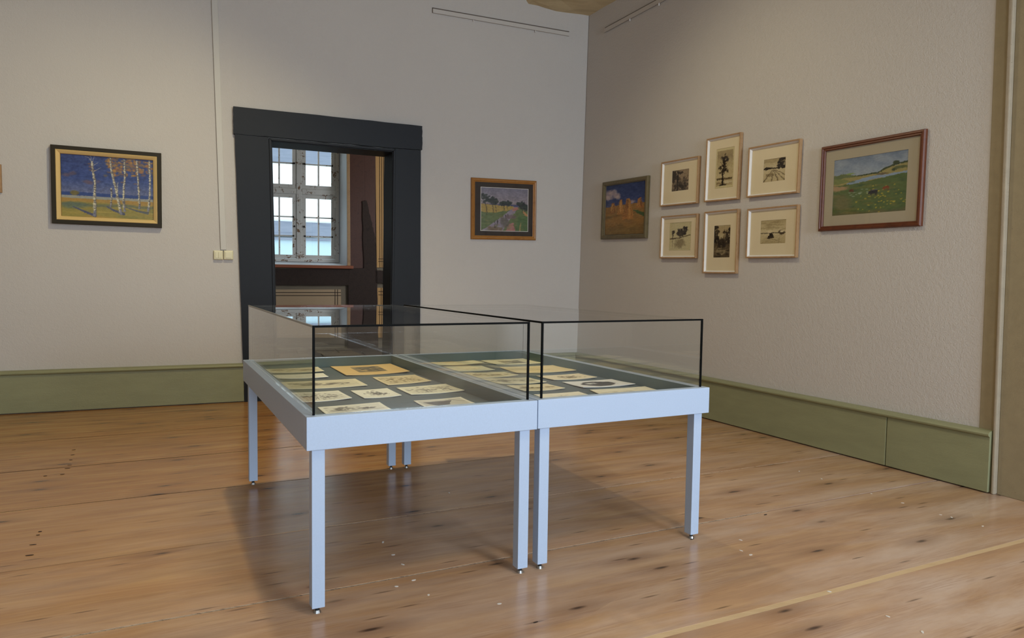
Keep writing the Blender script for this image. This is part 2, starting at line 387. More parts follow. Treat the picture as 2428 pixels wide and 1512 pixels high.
# --- door wall, with its opening
dl = [WB.uv(640, 330), WB.uv(655, 940)]; dr_ = [WB.uv(932, 354), WB.uv(925, 928)]
def xat(p, z): (a0, z0), (a1, z1) = p; return a0+(a1-a0)*(z-z0)/(z1-z0)
DZ = 2.145
DLb, DLt, DRb, DRt = xat(dl, 0), xat(dl, DZ), xat(dr_, 0), xat(dr_, DZ)
TH = .26
wv, wf = [], []
def addp(poly):
    k = len(wv); n = len(poly)
    for o_ in (0, -TH):
        for a, z in poly: wv.append(WB.pt(a, z, o_))
    wf.append(tuple(range(k, k+n))); wf.append(tuple(range(k+n, k+2*n))[::-1])
    for i in range(n): wf.append((k+i, k+n+i, k+n+(i+1) % n, k+(i+1) % n))
addp([(-ROOM_A-.2, 0), (DLb, 0), (DLt, DZ), (-ROOM_A-.2, DZ)])
addp([(DRb, 0), (0.0, 0), (0.0, DZ), (DRt, DZ)])
addp([(-ROOM_A-.2, DZ), (DLt, DZ), (DRt, DZ), (0.0, DZ), (0.0, zroof), (-ROOM_A-.2, zroof)])
tag(obj('wall_back', wv, wf, 'plaster'), 'lilac-grey plastered wall with the dark doorway', kind='structure')
# --- print wall up to the timber post
pe = [WR.uv(2363, 0), WR.uv(2322, 1030)]
b0, bt = xat(pe, 0), xat(pe, zroof)
wallprism('wall_right', WR, [(-.2, 0), (b0, 0), (bt, zroof), (-.2, zroof)], -.25, 0, 'plaster')
tag(bpy.data.objects['wall_right'], 'plastered wall hung with framed prints', kind='structure')
wallprism('wall_right.001', WR, [(b0+.9, 0), (ROOM_B, 0), (ROOM_B, zroof), (bt+.9, zroof)], -.25, 0, 'plaster')
tag(bpy.data.objects['wall_right.001'], 'plastered wall beyond the timber post', kind='structure')
# --- timber post, bead and wide board
t1 = empty('trim_1', matrix=WR.matrix(b0, 0)); tag(t1, 'khaki limewashed timber post with a pale edge strip', kind='structure')
pb = [WR.uv(2397, 0), WR.uv(2354, 1172)]; pc = [WR.uv(2409, 0), WR.uv(2362, 1172)]
def strip(name, l, r, o0, o1, mat, bev=.003, zt=zroof):
    f = lambda p, z: xat(p, z) if isinstance(p, list) else p
    return wallprism(name, WR, [(f(l, 0), 0), (f(r, 0), 0), (f(r, zt), zt), (f(l, zt), zt)], o0, o1, mat, t1, bev)
strip('post_face', pe, pb, -.25, .004, 'post'); strip('edge_strip', pb, pc, -.25, .022, 'bead', .006)
strip('wide_board', pc, [(b0+.9, 0), (bt+.9, zroof)], -.25, -.004, 'post')
# --- side wall and rear wall with window openings
side = Wall(room(ROOM_A, ROOM_B), math.radians(-63.5+180))
wallprism('wall_left', side, [(-.2, 0), (ROOM_B+.2, 0), (ROOM_B+.2, zroof), (-.2, zroof)], -.25, 0, 'plaster')
tag(bpy.data.objects['wall_left'], 'plain plastered side wall', kind='structure')
rv, rf = [], []
RW = Wall(room(0, ROOM_B), AL+math.pi)       # s runs along dL
def addr(s0, s1, z0, z1):
    k = len(rv)
    for o_ in (0, -.25):
        for a, z in ((s0, z0), (s1, z0), (s1, z1), (s0, z1)): rv.append(RW.pt(a, z, o_))
    rf.extend([tuple(i+k for i in q) for q in [(0, 1, 2, 3), (7, 6, 5, 4), (0, 4, 5, 1), (1, 5, 6, 2), (2, 6, 7, 3), (3, 7, 4, 0)]])
(a0, a1, z0, z1), (a2, a3, _, _) = WIN
addr(-.2, ROOM_A+.2, 0, z0); addr(-.2, ROOM_A+.2, z1, zroof); addr(-.2, a0, z0, z1); addr(a1, a2, z0, z1); addr(a3, ROOM_A+.2, z0, z1)
tag(obj('wall_rear', rv, rf, 'plaster'), 'plastered wall with two windows', kind='structure')
for k, (s0, s1, z0_, z1_) in enumerate(WIN):
    w = empty('window_%d' % (k+2), matrix=RW.matrix(s0, z0_, -.1)); tag(w, 'white casement window in the rear wall', kind='structure')
    wd, ht = s1-s0, z1_-z0_
    boxes('frame', [(0, .06, 0, ht, -.03, .03), (wd-.06, wd, 0, ht, -.03, .03), (.06, wd-.06, 0, .06, -.03, .03), (.06, wd-.06, ht-.06, ht, -.03, .03)], 'oldwhite', w)
    boxes('mullion', [(wd/2-.03, wd/2+.03, .06, ht-.06, -.03, .03)], 'oldwhite', w)
    boxes('transom', [(.06, wd-.06, ht*.62, ht*.62+.05, -.028, .028)], 'oldwhite', w)

# --- ceiling and beam along the print wall
def roomquad(a0, a1, b0_, b1): return [room(a0, b0_)[:2], room(a1, b0_)[:2], room(a1, b1)[:2], room(a0, b1)[:2]]
prism('ceiling', roomquad(-.25, ROOM_A+.2, -.3, ROOM_B+.25), ZC, ZC+.12, 'ceiling'); tag(bpy.data.objects['ceiling'], 'limewashed timber ceiling', kind='structure')
bw = -WB.uv(1243, 24)[0]
bv, bf = [], []
NB = 60
for i in range(NB+1):
    b = -.12+(ROOM_B+.1)*i/NB; j = lambda q: (rng.random()-.5)*q*1.9
    z = 3.575+j(.012)+.02*math.exp(-b*2)
    for a, zz in ((-.02, ZC+.02), (-.02, z), (bw*.35, z+j(.02)), (bw*.7+j(.02), z+.005+j(.02)), (bw-.05+j(.02), z+.012+j(.012)), (bw+j(.012), z+.045+j(.012)), (bw+.012+j(.01), ZC+.02)):
        bv.append(room(a, b, zz))
for i in range(NB):
    for q in range(6): bf.append((i*7+q, i*7+q+1, i*7+7+q+1, i*7+7+q))
bf += [tuple(range(7)), tuple(range(NB*7, NB*7+7))[::-1]]
tag(obj('trim_2', bv, bf, 'beam'), 'rough-hewn ceiling beam along the print wall', kind='structure')

# --- floor boards
def clip(poly, n, d):
    out = []
    for i in range(len(poly)):
        p, q = poly[i], poly[(i+1) % len(poly)]; dp, dq = p@n-d, q@n-d
        if dp <= 0: out.append(p)
        if (dp < 0) != (dq < 0) and dp != dq: out.append(p+(q-p)*dp/(dp-dq))
    return out
def inroom(poly, A0=-.06, A1=ROOM_A+.1, B0=-.05, B1=ROOM_B+.1):
    c = [room(A0, B0)[:2], room(A1, B0)[:2], room(A1, B1)[:2], room(A0, B1)[:2]]; ctr = sum(c)/4
    for i in range(4):
        p, q = c[i], c[(i+1) % 4]; e = q-p; n = np.array([e[1], -e[0]])
        if n@(ctr-p) > 0: n = -n
        poly = clip(poly, n, n@p)
    return poly
fl = empty('floor'); tag(fl, 'wide waxed pine floorboards with worn joints', kind='structure')
sv, wvv = np.array([math.cos(PLANK_ANG), math.sin(PLANK_ANG)]), np.array([-math.sin(PLANK_ANG), math.cos(PLANK_ANG)])
prism('subfloor', [tuple(p) for p in roomquad(-.25, ROOM_A+.2, -.2, ROOM_B+.25)], -.06, -.028, 'gapdark', fl)
seams = [-4.0, -3.35, -2.7, -2.0, -1.3, -.62, .05, .86, (1.637, .026, 'strip'), (2.355, .013, 'putty'), (2.967, .009, 'putty'), (3.725, .009, 'gapdark'), (4.462, .013, 'gapdark'), (5.235, .009, 'gapdark'), 5.95, 6.6, 7.3]
seams = [q if isinstance(q, tuple) else (q, .006, None) for q in seams]
for (w0, g0, k0), (w1, g1, k1) in zip(seams, seams[1:]):
    lo, hi = w0+g0/2, w1-g1/2
    n = 46; edge = lambda w, s: w+.0025*math.sin(s*3.1+w*7)+rng.uniform(-.0012, .0012)
    ss = np.linspace(-7.5, 8.5, n)
    poly = [s*sv+edge(lo, s)*wvv for s in ss]+[s*sv+edge(hi, s)*wvv for s in ss[::-1]]
    poly = inroom(poly)
    if len(poly) > 2:
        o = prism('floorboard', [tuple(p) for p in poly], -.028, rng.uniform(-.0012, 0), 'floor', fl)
for w, g, k in seams:
    if k:
        r = (-6, 7) if k in ('strip', 'gapdark') else ((-1.2, 2.5) if w < 2.5 else (.6, 3.3))
        poly = inroom([s*sv+(w+e*(g/2+.0006))*wvv for s, e in ((r[0], -1), (r[1], -1), (r[1], 1), (r[0], 1))])
        prism('joint_filler', [tuple(p) for p in poly], -.026, -.0005 if k == 'strip' else -.002, k, fl)
nv, nf = [], []
def nail(x, y, L, wd, ang):
    k = len(nv); c, s = math.cos(ang), math.sin(ang)
    for z in (0.0, .0012):
        for i in range(8):
            t = 2*math.pi*i/8; p, q = L*math.cos(t), wd*math.sin(t); nv.append((x+c*p-s*q, y+s*p+c*q, z))
    nf.append(tuple(range(k+8, k+16))); nf.extend([(k+i, k+(i+1) % 8, k+8+(i+1) % 8, k+8+i) for i in range(8)])
FN = np.array([0, 0, 1.0]); Z3 = np.zeros(3)
for px, py in [(175, 1066), (172, 1078), (168, 1090), (165, 1102), (160, 1110), (148, 1124), (107, 1128), (95, 1260), (90, 1268), (78, 1291), (70, 1316), (1270, 1475), (1815, 1220), (1641, 1278)]:
    p = unproject(px, py, FN, Z3); nail(p[0], p[1], rng.uniform(.006, .014), rng.uniform(.002, .004), PLANK_ANG+rng.uniform(-.2, .2))
tag(obj('nail_heads', nv, nf, 'gapdark', fl), kind='stuff')
nv, nf = [], []
for px, py in [(1756, 1280), (1780, 1315), (1757, 1305), (1966, 1402), (2105, 1461), (2187, 1498), (1065, 1168), (2066, 1170), (2230, 1220), (2256, 1226), (2330, 1247), (932, 1315), (955, 1338), (981, 1375), (940, 1390), (1016, 1410), (908, 1285), (1948, 1135), (1895, 1117), (2140, 1192), (1184, 1431)]:
    p = unproject(px, py, FN, Z3); nail(p[0], p[1], rng.uniform(.005, .009), rng.uniform(.003, .0045), rng.uniform(0, 3))
tag(obj('paint_flecks', nv, nf, 'slip', fl), kind='stuff')

# --- baseboards
def baseboard(name, wall, s0, s1, joints, label, ztop=.287, cap=.03):
    e = empty(name, matrix=wall.matrix(s0, 0)); tag(e, label, kind='structure')
    js = [s0]+joints+[s1]
    for a, b in zip(js, js[1:]):
        g = .0025; wallprism('board', wall, [(a+g*(a != s0), .006), (b-g*(b != s1), .006), (b-g*(b != s1), ztop), (a+g*(a != s0), ztop)], 0.001, .03, 'green', e, .003)
    # moulded cap, profile swept along the wall
    prof = [(0.001, ztop), (.034, ztop), (.038, ztop+.004), (.046, ztop+.008), (.048, ztop+.016), (.043, ztop+.024), (.03, ztop+cap), (0.001, ztop+cap+.004)]
    M0 = wall.matrix(s0, 0); inv = M0.inverted(); v = [inv @ Vector(wall.pt(s, z, o_)) for s in (s0, s1) for o_, z in prof]; n = len(prof)
    f = [tuple(range(n)), tuple(range(n, 2*n))[::-1]]+[(i, (i+1) % n, n+(i+1) % n, n+i) for i in range(n)]
    c = obj('cap_moulding', v, f, 'green', e); return e
cl = [WB.uv(557, 318), WB.uv(580, 948)]; cr = [WB.uv(998, 357), WB.uv(996, 935)]
baseboard('baseboard_back', WB, -ROOM_A, xat(cl, 0)-.006, [-5.4], 'sage green baseboard left of the dark doorway')
baseboard('baseboard_back.001', WB, xat(cr, 0)+.006, -.03, [], 'sage green baseboard between doorway and room corner')
jb = WR.uv(2098, 1100, .03)[0]; eb = WR.uv(2341, 1168, .03)[0]
baseboard('baseboard_right', WR, 0.0, eb, [jb], 'sage green baseboard under the framed prints')

# --- doorway
d1 = empty('door_1', matrix=WB.matrix(DLb, 0)); tag(d1, 'dark slate-blue painted doorway surround with broad lintel', kind='structure')
uv = lambda *p: [WB.uv(*q, .035) for q in p]
def roughen(pts, amp=.004, n=14):
    out = []
    for i, p in enumerate(pts):
        q = pts[(i+1) % len(pts)]
        for t in range(n):
            k = t/n; j = 0 if t == 0 else rng.uniform(-amp, amp); out.append((p[0]+(q[0]-p[0])*k+j*.6, p[1]+(q[1]-p[1])*k+j*.6))
    return out
wallprism('lintel', WB, roughen(uv((553, 252), (1001, 299), (1001, 355), (936, 351), (636, 324), (554, 317)), .003), 0, .04, 'door', d1)
cl3 = uv((557, 318), (636, 325)); 
lo = lambda p, q: (xat([p, q], 0), 0.0)
pL = [WB.uv(557, 317, .035), WB.uv(580, 948, .035)]; pLi = [WB.uv(637, 325, .035), WB.uv(655, 940, .035)]
pR = [WB.uv(998, 356, .035), WB.uv(996, 935, .035)]; pRi = [WB.uv(936, 352, .035), WB.uv(926, 928, .035)]
wallprism('door_casing', WB, roughen([(xat(pL, 0), 0), (xat(pLi, 0), 0), pLi[0], pL[0]], .002), 0, .034, 'door', d1)
wallprism('door_casing', WB, roughen([(xat(pRi, 0), 0), (xat(pR, 0), 0), pR[0], pRi[0]], .002), 0, .034, 'door', d1)
# stepped inner moulding and jamb lining
def inset(k): return [(DLb+k, 0), (DRb-k, 0), (DRt-k, DZ-k), (DLt+k, DZ-k)]
for k0, k1, o0, o1, nm in ((-.012, .008, .0, .046, 'inner_moulding'), (.0, .014, -TH-.002, .030, 'jamb_lining')):
    A, B = inset(k0), inset(k1)
    wallprism(nm, WB, [A[0], B[0], B[3], A[3]], o0, o1, 'door', d1, .003)
    wallprism(nm, WB, [B[1], A[1], A[2], B[2]], o0, o1, 'door', d1, .003)
    wallprism(nm.replace('jamb', 'head'), WB, [B[3], B[2], A[2], A[3]], o0, o1, 'door', d1, .003)
wallprism('door_sill', WB, [(DLb-.02, .001), (DRb+.02, .001), (DRb+.02, .016), (DLb-.02, .016)], -TH, .02, 'sill', d1, .004)

# ================================================================== ROOM BEYOND THE DOOR
WF = Wall((-2.3, 10.36, 0), math.radians(20))
g = lambda x, y, o_=0: WF.uv(x, y, o_)
WO = -.24                                     # window plane behind the wall face
sm = .5*(g(707, 400, WO)[0]+g(711, 560, WO)[0]); sr = .5*(g(800.5, 400, WO)[0]+g(806, 600, WO)[0]); sl = 2*sm-sr
zb = g(740, 621, WO)[1]; ztr = g(708, 454, WO)[1]; ztp = ztr+.80
sR = g(823, 500)[0]; sL = 2*sm-sR; zbR = g(740, 628)[1]; ztR = ztp+.12
fz = 3.3
fv, ff = [], []
def addf(poly, o0=0, o1=-.34):
    k = len(fv); n = len(poly)
    for o_ in (o0, o1):
        for a, z in poly: fv.append(WF.pt(a, z, o_))
    ff.append(tuple(range(k, k+n))); ff.append(tuple(range(k+n, k+2*n))[::-1])
    for i in range(n): ff.append((k+i, k+n+i, k+n+(i+1) % n, k+(i+1) % n))
addf([(-5.5, 0), (3.6, 0), (3.6, zbR), (-5.5, zbR)]); addf([(-5.5, ztR), (3.6, ztR), (3.6, fz), (-5.5, fz)])
addf([(-5.5, zbR), (sL, zbR), (sL, ztR), (-5.5, ztR)]); addf([(sR, zbR), (3.6, zbR), (3.6, ztR), (sR, ztR)])
tag(obj('wall_far', fv, ff, 'panel2'), 'half-timbered wall of the room beyond the doorway', kind='structure')
# side walls, ceiling and floor of that room
fr = [WB.pt(-6.2, 0, -TH), WB.pt(.6, 0, -TH), WF.pt(3.2, 0), WF.pt(-4.6, 0)]
def vwall(name, p, q, lab):
    e = (q-p)/np.linalg.norm(q-p); n = np.array([e[1], -e[0], 0])*.15
    tag(prism(name, [tuple(x[:2]) for x in (p, q, q+n, p+n)], 0, fz, 'panel'), lab, kind='structure')
vwall('wall_far_left', fr[3], fr[0], 'beige side wall in the room beyond the doorway'); vwall('wall_far_right', fr[1], fr[2], 'beige right-hand wall in the room beyond the doorway')
cq = [tuple(x[:2]) for x in (WB.pt(-6.4, 0, -TH+.02), WB.pt(.6, 0, -TH+.02), WF.pt(3.3, 0, -.3), WF.pt(-4.8, 0, -.3))]
prism('ceiling_far', cq, fz, fz+.1, 'ceiling'); tag(bpy.data.objects['ceiling_far'], 'timber ceiling of the room beyond', kind='structure')
f2 = empty('floor_far', loc=tuple(WF.pt(0, 0))); tag(f2, 'dark stone slab floor beyond the doorway', kind='structure')
o = prism('slab_bed', cq, -.06, -.02, 'gapdark', f2); o.matrix_parent_inverse = Matrix.Translation(-f2.location)
sb = None
for i in range(-10, 6):
    for j in range(8):
        c = WF.pt(i*.55+.3*(j % 2), 0, .3+j*.55)
        if (c-WB.pt(0, 0))@WB.n > -TH-.2: continue
        if sb is None:
            sb = box('slab', (-.268, .268, -.268, .268, -.02, 0), 'slab', f2, .006); o = sb
        else: o = sb.copy(); COL.objects.link(o)
        o.location = Vector(c)-f2.location; o.rotation_euler = (0, 0, math.radians(20))
# timbers, infill panels and painted lines
tw = empty('trim_3', matrix=WF.matrix(0, 0)); tag(tw, 'dark oak timber framing and painted infill panels beside the window', kind='structure')
def fp(name, pts, o0, o1, mat, bev=0, rough=0): 
    q = [g(*p) for p in pts]
    return wallprism(name, WF, roughen(q, rough) if rough else q, o0, o1, mat, tw, bev)
fp('red_board', [(823, 300), (862, 300), (866, 636), (826, 636)], 0, .03, 'redwood', .003)
fp('red_board', [(862, 300), (890, 300), (889, 636), (866, 636)], 0, .028, 'redwood', .003)
fp('rail_beam', [(560, 637), (826, 637), (826, 676), (560, 676)], 0, .05, 'darkwood', 0, .006)
fp('corner_post', [(858, 478), (868, 476), (888, 560), (893, 640), (896, 827), (824, 827), (826, 636), (862, 636)], 0, .05, 'darkwood', 0, .008)
fp('rail_beam', [(889, 641), (1010, 641), (1010, 671), (889, 671)], 0, .05, 'darkwood', 0, .005)
fp('infill_border', [(560, 676), (820, 676), (822, 815), (560, 815)], 0, .012, 'panel2')
fp('infill_panel', [(560, 686), (808, 686), (809, 800), (560, 800)], .012, .018, 'panel')
fp('infill_panel', [(894, 682), (1010, 682), (1010, 800), (894, 800)], 0, .015, 'ochre')
fp('infill_panel', [(889, 300), (1010, 300), (1010, 634), (893, 634)], 0, .015, 'ochre')
for y in (692.5, 699.5): fp('painted_line', [(560, y), (808, y), (808, y+1.5), (560, y+1.5)], .018, .0205, 'line')
for x in (793.5, 799.5): fp('painted_line', [(x, 686), (x+1.3, 686), (x+1.3, 800), (x, 800)], .018, .021, 'line')
for x in (899, 904, 908.5): fp('painted_line', [(x, 300), (x+1.1, 300), (x+2.1, 634), (x+1, 634)], .015, .018, 'line')
for y in (613, 619, 690, 698): fp('painted_line', [(897, y), (1000, y), (1000, y+1.3), (897, y+1.3)], .015, .0185, 'line')
for x in (903, 908): fp('painted_line', [(x, 682), (x+1.1, 682), (x+1.1, 800), (x, 800)], .015, .018, 'line')
# window with reveal, sill, casements
w1 = empty('window_1', matrix=WF.matrix(sm, zb, WO)); tag(w1, 'weathered white leaded casement window beyond the doorway', kind='structure')
def rev(name, quad, mat):
    inv = w1.matrix_world.inverted(); v = [inv @ Vector(WF.pt(*p)) for p in quad]; c = Vector((0, 0, 0))
    n = (v[1]-v[0]).cross(v[2]-v[0]).normalized()*.02
    return obj(name, v+[p+n for p in v], [(0, 1, 2, 3), (7, 6, 5, 4), (0, 4, 5, 1), (1, 5, 6, 2), (2, 6, 7, 3), (3, 7, 4, 0)], mat, w1)
rev('reveal', [(sr, zb, WO), (sr, ztp, WO), (sR, ztR, .01), (sR, zbR, .01)], 'reveal')
rev('reveal', [(sl, ztp, WO), (sl, zb, WO), (sL, zbR, .01), (sL, ztR, .01)], 'reveal')
rev('reveal', [(sl, zb, WO), (sr, zb, WO), (sR, zbR, .0), (sL, zbR, .0)], 'reveal')
rev('reveal', [(sr, ztp, WO), (sl, ztp, WO), (sL, ztR, .0), (sR, ztR, .0)], 'reveal')
bpy.context.view_layer.update()
wallprism('reveal_edge', WF, [(sR, zbR), (sR+.045, zbR), (sR+.03, ztR), (sR-.01, ztR)], -.02, .035, 'oak', w1, .003)
se = g(836, 632)[0]
wallprism('window_sill', WF, [(sL-.1, zbR-.045), (se, zbR-.045), (se, zbR-.002), (sL-.1, zbR-.002)], -.05, .1, 'sill', w1, .005)
H_, Wd = ztp-zb, sr-sl; mz = ztr-zb
fr_w = .055
boxes('frame', [(-Wd/2, -Wd/2+fr_w, 0, H_, -.05, .03), (Wd/2-fr_w, Wd/2, 0, H_, -.05, .03), (-Wd/2+fr_w, Wd/2-fr_w, 0, fr_w*.8, -.05, .03), (-Wd/2+fr_w, Wd/2-fr_w, H_-fr_w, H_, -.05, .03)], 'oldwhite', w1)
bevel(box('mullion', (-.038, .038, fr_w*.8, H_-fr_w, -.05, .035), 'oldwhite', w1), .008)
bevel(boxes('transom', [(-Wd/2+fr_w, -.038, mz-.04, mz+.04, -.05, .033), (.038, Wd/2-fr_w, mz-.04, mz+.04, -.05, .033)], 'oldwhite', w1), .008)
for sx in (-1, 1):
    for (c0, c1, rows) in ((fr_w*.8, mz-.04, 3), (mz+.04, H_-fr_w, 2)):
        x0, x1 = sorted((sx*.04, sx*(Wd/2-fr_w-.002))); c0 += .002; c1 -= .002; st = .052
        cs = obj('casement', *(lambda bs: (sum((bxv(*b) for b in bs), []), [tuple(i+8*k for i in q) for k in range(len(bs)) for q in BOXF]))([(x0, x0+st, c0, c1, -.02, .022), (x1-st, x1, c0, c1, -.02, .022), (x0+st, x1-st, c0, c0+st, -.02, .022), (x0+st, x1-st, c1-st, c1, -.02, .022)]), 'oldwhite', w1)
        px0, px1, pz0, pz1 = x0+st, x1-st, c0+st, c1-st; xm = (px0+px1)/2; rh = (pz1-pz0)/rows; hb = .011
        box('glazing_bar', (xm-hb, xm+hb, pz0, pz1, -.014, .014), 'oldwhite', cs)
        for r in range(1, rows):
            for xa, xb in ((px0, xm-hb), (xm+hb, px1)): box('glazing_bar', (xa, xb, pz0+r*rh-hb*.8, pz0+r*rh+hb*.8, -.012, .012), 'oldwhite', cs)
            for xx in (px0-.012, px1+.012): box('bar_pin', (xx-.012, xx+.012, pz0+r*rh-.012, pz0+r*rh+.012, .018, .034), 'iron', cs, .004)
        for r in range(rows):
            for xa, xb in ((px0, xm-hb), (xm+hb, px1)):
                box('pane', (xa, xb, pz0+r*rh+(hb*.8 if r else 0), pz0+(r+1)*rh-(hb*.8 if r < rows-1 else 0), -.003, .001), 'pane', cs)
        for zz in (c0+.12, c1-.12):
            xx = x1-.004 if sx > 0 else x0+.004
            box('hinge', (xx-.022, xx+.022, zz-.055, zz+.055, .02, .034), 'oldwhite', cs, .004)
        cyl('knob', (x0+.026 if sx > 0 else x1-.026, (c0+c1)/2), .013, .02, .05, 'iron', cs, 10)
# neighbouring half-timbered house outside
def gz(y, o_=-6.0): return WF.uv(730, y, o_)[1]
nb = empty('neighbouring_house', matrix=WF.matrix(0, 0, -6.0)); tag(nb, 'white half-timbered house front with grey beams outside the far window', 'house')
def nbp(name, x0, x1, z0, z1, o0, o1, mat, rough=0):
    q = [(x0, z0), (x1, z0), (x1, z1), (x0, z1)]
    return wallprism(name, WF, roughen(q, rough, 20) if rough else q, -6+o0, -6+o1, mat, nb)
zA, zB, zC_, zD = gz(563), gz(527), gz(389), gz(348)
nbp('lower_wall', -6, 5, -1.5, zA, -.3, 0, 'facade2'); nbp('beam', -6, 5, zA, zB, -.3, .06, 'greybeam', .03)
nbp('upper_wall', -6, 5, zB, zC_, -.3, 0, 'facade'); nbp('beam', -6, 5, zC_, zD, -.3, .06, 'greybeam', .03)
nbp('eaves_wall', -6, 5, zD, zD+2.2, -.3, 0, 'facade')
nbp('drip_board', -6, 5, zA-.07, zA-.02, 0, .05, 'greybeam')

# ================================================================== DISPLAY CASES
OX, OY, YAW = -.6125, 2.1192, .4729
U = np.array([math.cos(YAW), math.sin(YAW), 0]); V = np.array([-U[1], U[0], 0])
ZT, ZB, ZG, GI, BED = .624, .5214, .8983, .0264, .574
def case(a, voff, w, d, label, dark_left):
    org = np.array([OX, OY, 0])+a*U+voff*V+w/2*U+d/2*V
    Mx = Matrix.Translation(Vector(org)) @ Matrix.Rotation(YAW, 4, 'Z')
    e = empty('display_case', matrix=Mx); tag(e, label, 'display case', 'glass display cases side by side')
    hw, hd, t = w/2, d/2, .036
    for s in (-1, 1):
        box('end_rail', (-hw, hw, s*hd-(t if s > 0 else 0), s*hd+(t if s < 0 else 0), ZB, ZT), 'case', e, .0015)
        box('side_rail', (s*hw-(t if s > 0 else 0), s*hw+(t if s < 0 else 0), -hd+t, hd-t, ZB+.0005, ZT-.0005), 'case', e, .0015)
    for s in (-1, 1):
        box('inner_lining', (-hw+t, hw-t, s*(hd-t-.0025)-.0025, s*(hd-t-.0025)+.0025, BED+.0002, ZT-.0015), 'lining', e)
        box('inner_lining', (s*(hw-t-.0025)-.0025, s*(hw-t-.0025)+.0025, -hd+t+.005, hd-t-.005, BED+.0002, ZT-.0015), 'lining', e)
    cut = .22
    box('felt_board', (-hw+t, hw-t, -hd+t, -hd+t+d*cut-.001, BED-.012, BED), 'felt', e)
    box('felt_board', (-hw+t, hw-t, -hd+t+d*cut+.001, hd-t, BED-.012, BED), 'felt', e)
    box('base_panel', (-hw+t, hw-t, -hd+t, hd-t, ZB+.012, BED-.012), 'case', e)
    for sx in (-1, 1):
        for sy in (-1, 1):
            cx, cy = sx*(hw-.039), sy*(hd-.039)
            l = box('leg', (cx-.02, cx+.02, cy-.02, cy+.02, .021, ZB), 'case', e, .0015)
            cyl('foot_bolt', (cx, cy), .006, .008, .021, 'rubber', l, 10)
            cyl('levelling_foot', (cx, cy), .012, 0.0, .009, 'steel', l, 12, r1=.009)
    q = .006; x, y = hw-GI, hd-GI
    for s in (-1, 1):
        box('glass_pane', (-x+q, x-q, s*y-q/2, s*y+q/2, ZT+.0005, ZG-q), 'glass', e)
        box('glass_pane', (s*x-q/2, s*x+q/2, -y+q, y-q, ZT+.0005, ZG-q), 'glass', e)
    box('glass_top', (-x+q/2, x-q/2, -y+q/2, y-q/2, ZG-q, ZG), 'glass', e)
    k = .0034
    for s in (-1, 1):
        box('corner_seam', (s*x-k, s*x+k, -y-k, -y+k, ZT+.0005, ZG-q), 'seam', e)
        box('corner_seam', (s*x-.001, s*x+.001, y-.002, y+.002, ZT+.0005, ZG-q), 'edge', e)
    box('top_seam', (-x-k, x+k, -y-k, -y+k, ZG-q, ZG+.0005), 'seam', e)
    box('top_seam', (-x-k, -x+k*.6, -y+k, y+k, ZG-q, ZG+.0005), 'seam' if dark_left else 'edge', e)
    box('top_seam', (x-k*.3, x+k*.3, -y+k, y, ZG-q, ZG-.001), 'edge', e)
    box('top_seam', (-x+k, x-k, y-.0005, y+.0005, ZG-q, ZG-.001), 'edge', e)
    return e
case(0, 0, .7939, 1.597, 'pale blue glass-topped display case nearer the viewer, left of the pair', False)
case(.7996, .0054, .7885, 1.58, 'pale blue glass-topped display case at the right, nearer the framed prints', True)

